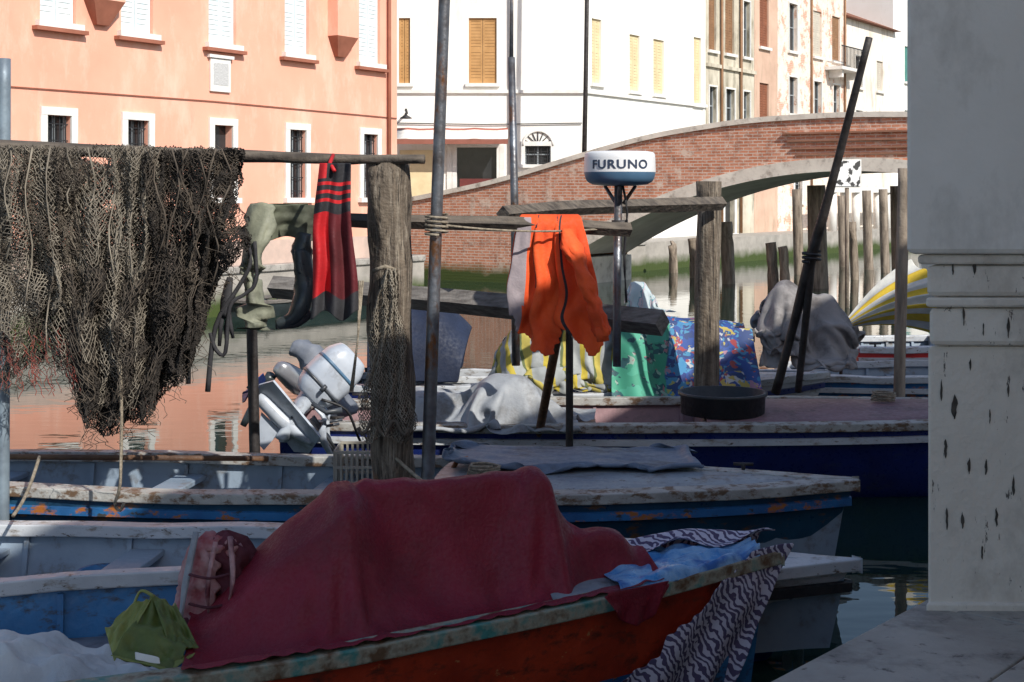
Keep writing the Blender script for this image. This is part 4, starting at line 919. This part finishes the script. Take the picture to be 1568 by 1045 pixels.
for sx in(-.17,.16): Ls.append((c.x+sx,c.x+sx+.012,c.y-.2,c.y+.212,c.z-.2,c.z+.148))
Ls.append((c.x-.16,c.x+.16,c.y-.19,c.y+.2,c.z-.2,c.z-.19)); boxes('lattice',Ls,crm,gc)
# ---------------------------------------------------------------- bags and jacket on boat A
pkm=M('faded_pink_vest',(.3,.07,.08),(.44,.26,.26),5,.75,.3,30,c3=(.12,.02,.03)); dmv=M('dark_maroon_vest',(.11,.018,.03),(.065,.01,.018),5,.8,.3,30)
gv=group('life_vest')
def puff(name,p0,p1,r,mat,par,flat=.45,j=.5):
    p0=Vector(p0);p1=Vector(p1); pts=[p0.lerp(p1,k/16) for k in range(17)]; rr=[r*(1-abs(k/8-1)**4)**.5*.95*(1+.08*math.sin(k*1.6))+.012 for k in range(17)]
    return tube(name,pts,rr,mat,par,26,j,flat)
puff('panel_left',P(286,990,6.45),P(312,822,6.55),.085,pkm,gv,.6,.7)
puff('panel_right',P(345,990,6.5),P(345,812,6.6),.115,dmv,gv,.6,.9)
puff('collar',P(300,830,6.55),P(372,850,6.6),.055,pkm,gv,.8,.8)
puff('side_panel',P(368,960,6.52),P(372,850,6.6),.05,dmv,gv,.8,.8)
puff('lower_roll',P(262,975,6.4),P(375,940,6.5),.055,dmv,gv,.8,.9)
tube('strap',[P(300,815,6.48),P(283,900,6.36),P(272,985,6.34)],[.016,.018,.016],whitetarp,gv,6,.2,.5,sub=4)
tube('strap',[P(330,830,6.45),P(318,900,6.38),P(322,960,6.38)],.012,pkm,gv,6,.2,.5,sub=4)
tube('strap',[P(352,822,6.47),P(356,890,6.36),P(340,965,6.36)],.012,pkm,gv,6,.2,.5,sub=4)
for v_ in(880,925): tube('buckle_strap',[P(290,v_,6.36),P(320,v_+6,6.33),P(350,v_,6.37)],.011,dmv,gv,6,.1,.5,sub=3)
gb2=group('green_tote_bag'); gmat=M('green_bag_fabric',(.13,.16,.03),(.085,.11,.022),5,.55,.2,40); gmat2=M('yellow_green_fabric',(.25,.27,.07),(.19,.21,.05),5,.6,.2)
def quadsheet(name,c4,mat,par,amp=.03,ph=0,n=18):
    A=[]
    for i in range(n):
        r=[]
        for j in range(n):
            u=i/(n-1);v=j/(n-1); p=(c4[0]*(1-u)+c4[1]*u)*(1-v)+(c4[3]*(1-u)+c4[2]*u)*v
            nz=noise.fractal(Vector((u*2.5,v*2.5,ph)),1,2,4)+.5-abs(noise.noise(Vector((u*3+v*2,v*3-u,ph+4))))*2; p=p+Vector((0,-.4,.7))*amp*nz; r.append(p)
        A.append(r)
    return gridmesh(name,A,mat,par,.004,1)
quadsheet('front_panel',[P(170,1005,5.85),P(262,1030,5.8),P(298,985,6.0),P(232,915,6.15)],gmat,gb2,.035,1)
quadsheet('side_panel',[P(160,962,6.0),P(175,1015,5.85),P(235,915,6.14),P(205,925,6.15)],gmat2,gb2,.02,2)
quadsheet('top_fold',[P(232,912,6.14),P(262,1000,5.9),P(306,996,6.0),P(268,925,6.2)],gmat,gb2,.03,3)
quadsheet('bottom_edge',[P(167,1004,5.84),P(262,1031,5.79),P(300,1000,5.95),P(250,1012,5.93)],gmat2,gb2,.01,4)
quadsheet('printed_label',[P(206,998,5.78),P(244,1007,5.76),P(246,1018,5.75),P(207,1011,5.77)],white_trim,gb2,.004,5,6)
tube('handle',[P(205,926,6.14),P(216,905,6.15),P(236,914,6.14)],.012,gmat2,gb2,8,0,.5,sub=4)
wc=M('white_cotton',(.62,.64,.63),(.5,.53,.54),3,.8,.3,40); A=[]
for i in range(60):
    r=[]
    for j in range(50):
        u=i/59;v=j/49; x=-2.6+1.0*u+.06*v; y=6.55-.85*v+.1*math.sin(u*3)
        cz=abs(noise.noise(Vector((u*4+v*1.5,v*2.2,11)))); 
        z=.52+.17*math.exp(-((u-.35)/.35)**2)*math.sin(min(1,v*1.15+.15)*math.pi)+.03*math.sin(u*26+v*5+3*noise.noise(Vector((u*3,v*3,1))))*(.3+.7*v)-.13*cz+.05*noise.fractal(Vector((u*5,v*5,3)),1,2,4)-.06*u
        r.append((x,y,max(z,.40)))
    A.append(r)
gridmesh('white_cloth',A,wc,None,.004,1,mask=lambda u,v:v<1-.55*u+.02*math.sin(u*20) )
def sag(name,a,b,s,r=.012,m=None):
    a=Vector(a);b=Vector(b); pts=[a.lerp(b,k/16)+Vector((0,0,-s*4*(k/16)*(1-k/16))) for k in range(17)]; tube(name,pts,r,m or rope_m,None,6)
sag('mooring_rope',P(604,700,9.34),B_[3](4.9,.3,.56),.1); sag('mooring_rope',P(60,700,9.6),P(20,790,8.6),.05); sag('mooring_rope',P(680,345,9.35),P(930,350,10.1),.03,.008)
tube('wooden_oar',[C_[3](.5,.2,.64),C_[3](3.2,.35,.66)],[.022,.02],wood_brown,None,8)
tube('white_fender',[B_[3](.9,-.78,.42),B_[3](.9,-.78,.2)],[.06,.06],white_paint,None,12)
lathe('plastic_bucket',[(.001,0),(.11,0),(.14,.26),(.15,.265),(.13,.26),(.10,.02),(.001,.02)],B_[3](2.2,.2,.1),inner_blue,None,24)
tube('curved_handle',[P(690,725,10.05),P(700,706,10.1),P(716,702,10.15)],.018,M('orange_wood',(.35,.12,.04)),None,8)
for (bt,x,y,z,nm) in((C_,4.9,-.25,.69,'rope_coil'),(D_,5.4,.2,.72,'rope_coil'),(B_,1.6,-.1,.2,'rope_coil')):
    c=bt[3](x,y,z); pts=[Vector((c.x+(.10+.012*math.sin(k*1.7))*math.cos(k*.6),c.y+(.10+.012*math.cos(k*2.1))*math.sin(k*.6),c.z+.0016*k)) for k in range(52)]; tube(nm,pts,.010,rope_m,None,6)
gk=group('fuel_can'); c=C_[3](2.1,.1,.12)
box('tank',c.x-.16,c.x+.16,c.y-.1,c.y+.1,.13,.36,M('fuel_can_red',(.35,.03,.02),(.28,.02,.015),4,.4,.05),gk,.03); tube('handle',[(c.x-.08,c.y,.36),(c.x-.06,c.y,.42),(c.x+.06,c.y,.42),(c.x+.08,c.y,.36)],.012,blackp,gk,8); tube('cap',[(c.x+.12,c.y,.36),(c.x+.12,c.y,.39)],.025,blackp,gk,10)
# ---------------------------------------------------------------- light, world, camera
el=math.radians(38); sh=Vector((.6,-.8)); sd=Vector((sh.x*math.cos(el),sh.y*math.cos(el),math.sin(el)))
sl=bpy.data.lights.new('sun','SUN'); sl.energy=5; sl.angle=math.radians(.5); sl.color=(1,.95,.87); so=bpy.data.objects.new('sun',sl); S.collection.objects.link(so)
so.rotation_euler=sd.to_track_quat('Z','Y').to_euler(); so.location=(0,0,30)
wd=bpy.data.worlds.new('World'); S.world=wd; wd.use_nodes=True; nt=wd.node_tree; bg=nt.nodes['Background']
sk=nt.nodes.new('ShaderNodeTexSky'); sk.sky_type='NISHITA'; sk.sun_disc=False; sk.sun_elevation=el; sk.sun_rotation=math.atan2(sh.x,sh.y); nt.links.new(sk.outputs[0],bg.inputs[0]); bg.inputs[1].default_value=.135
cam=bpy.data.cameras.new('camera'); cam.lens=50; cam.sensor_width=36; cam.shift_y=-222.5/1568; cam.clip_end=2000; co=bpy.data.objects.new('camera',cam); S.collection.objects.link(co)
co.location=(0,0,H); co.rotation_euler=(math.pi/2,0,0); S.camera=co
S.view_settings.view_transform='Standard'; S.view_settings.look='None'; S.view_settings.exposure=0
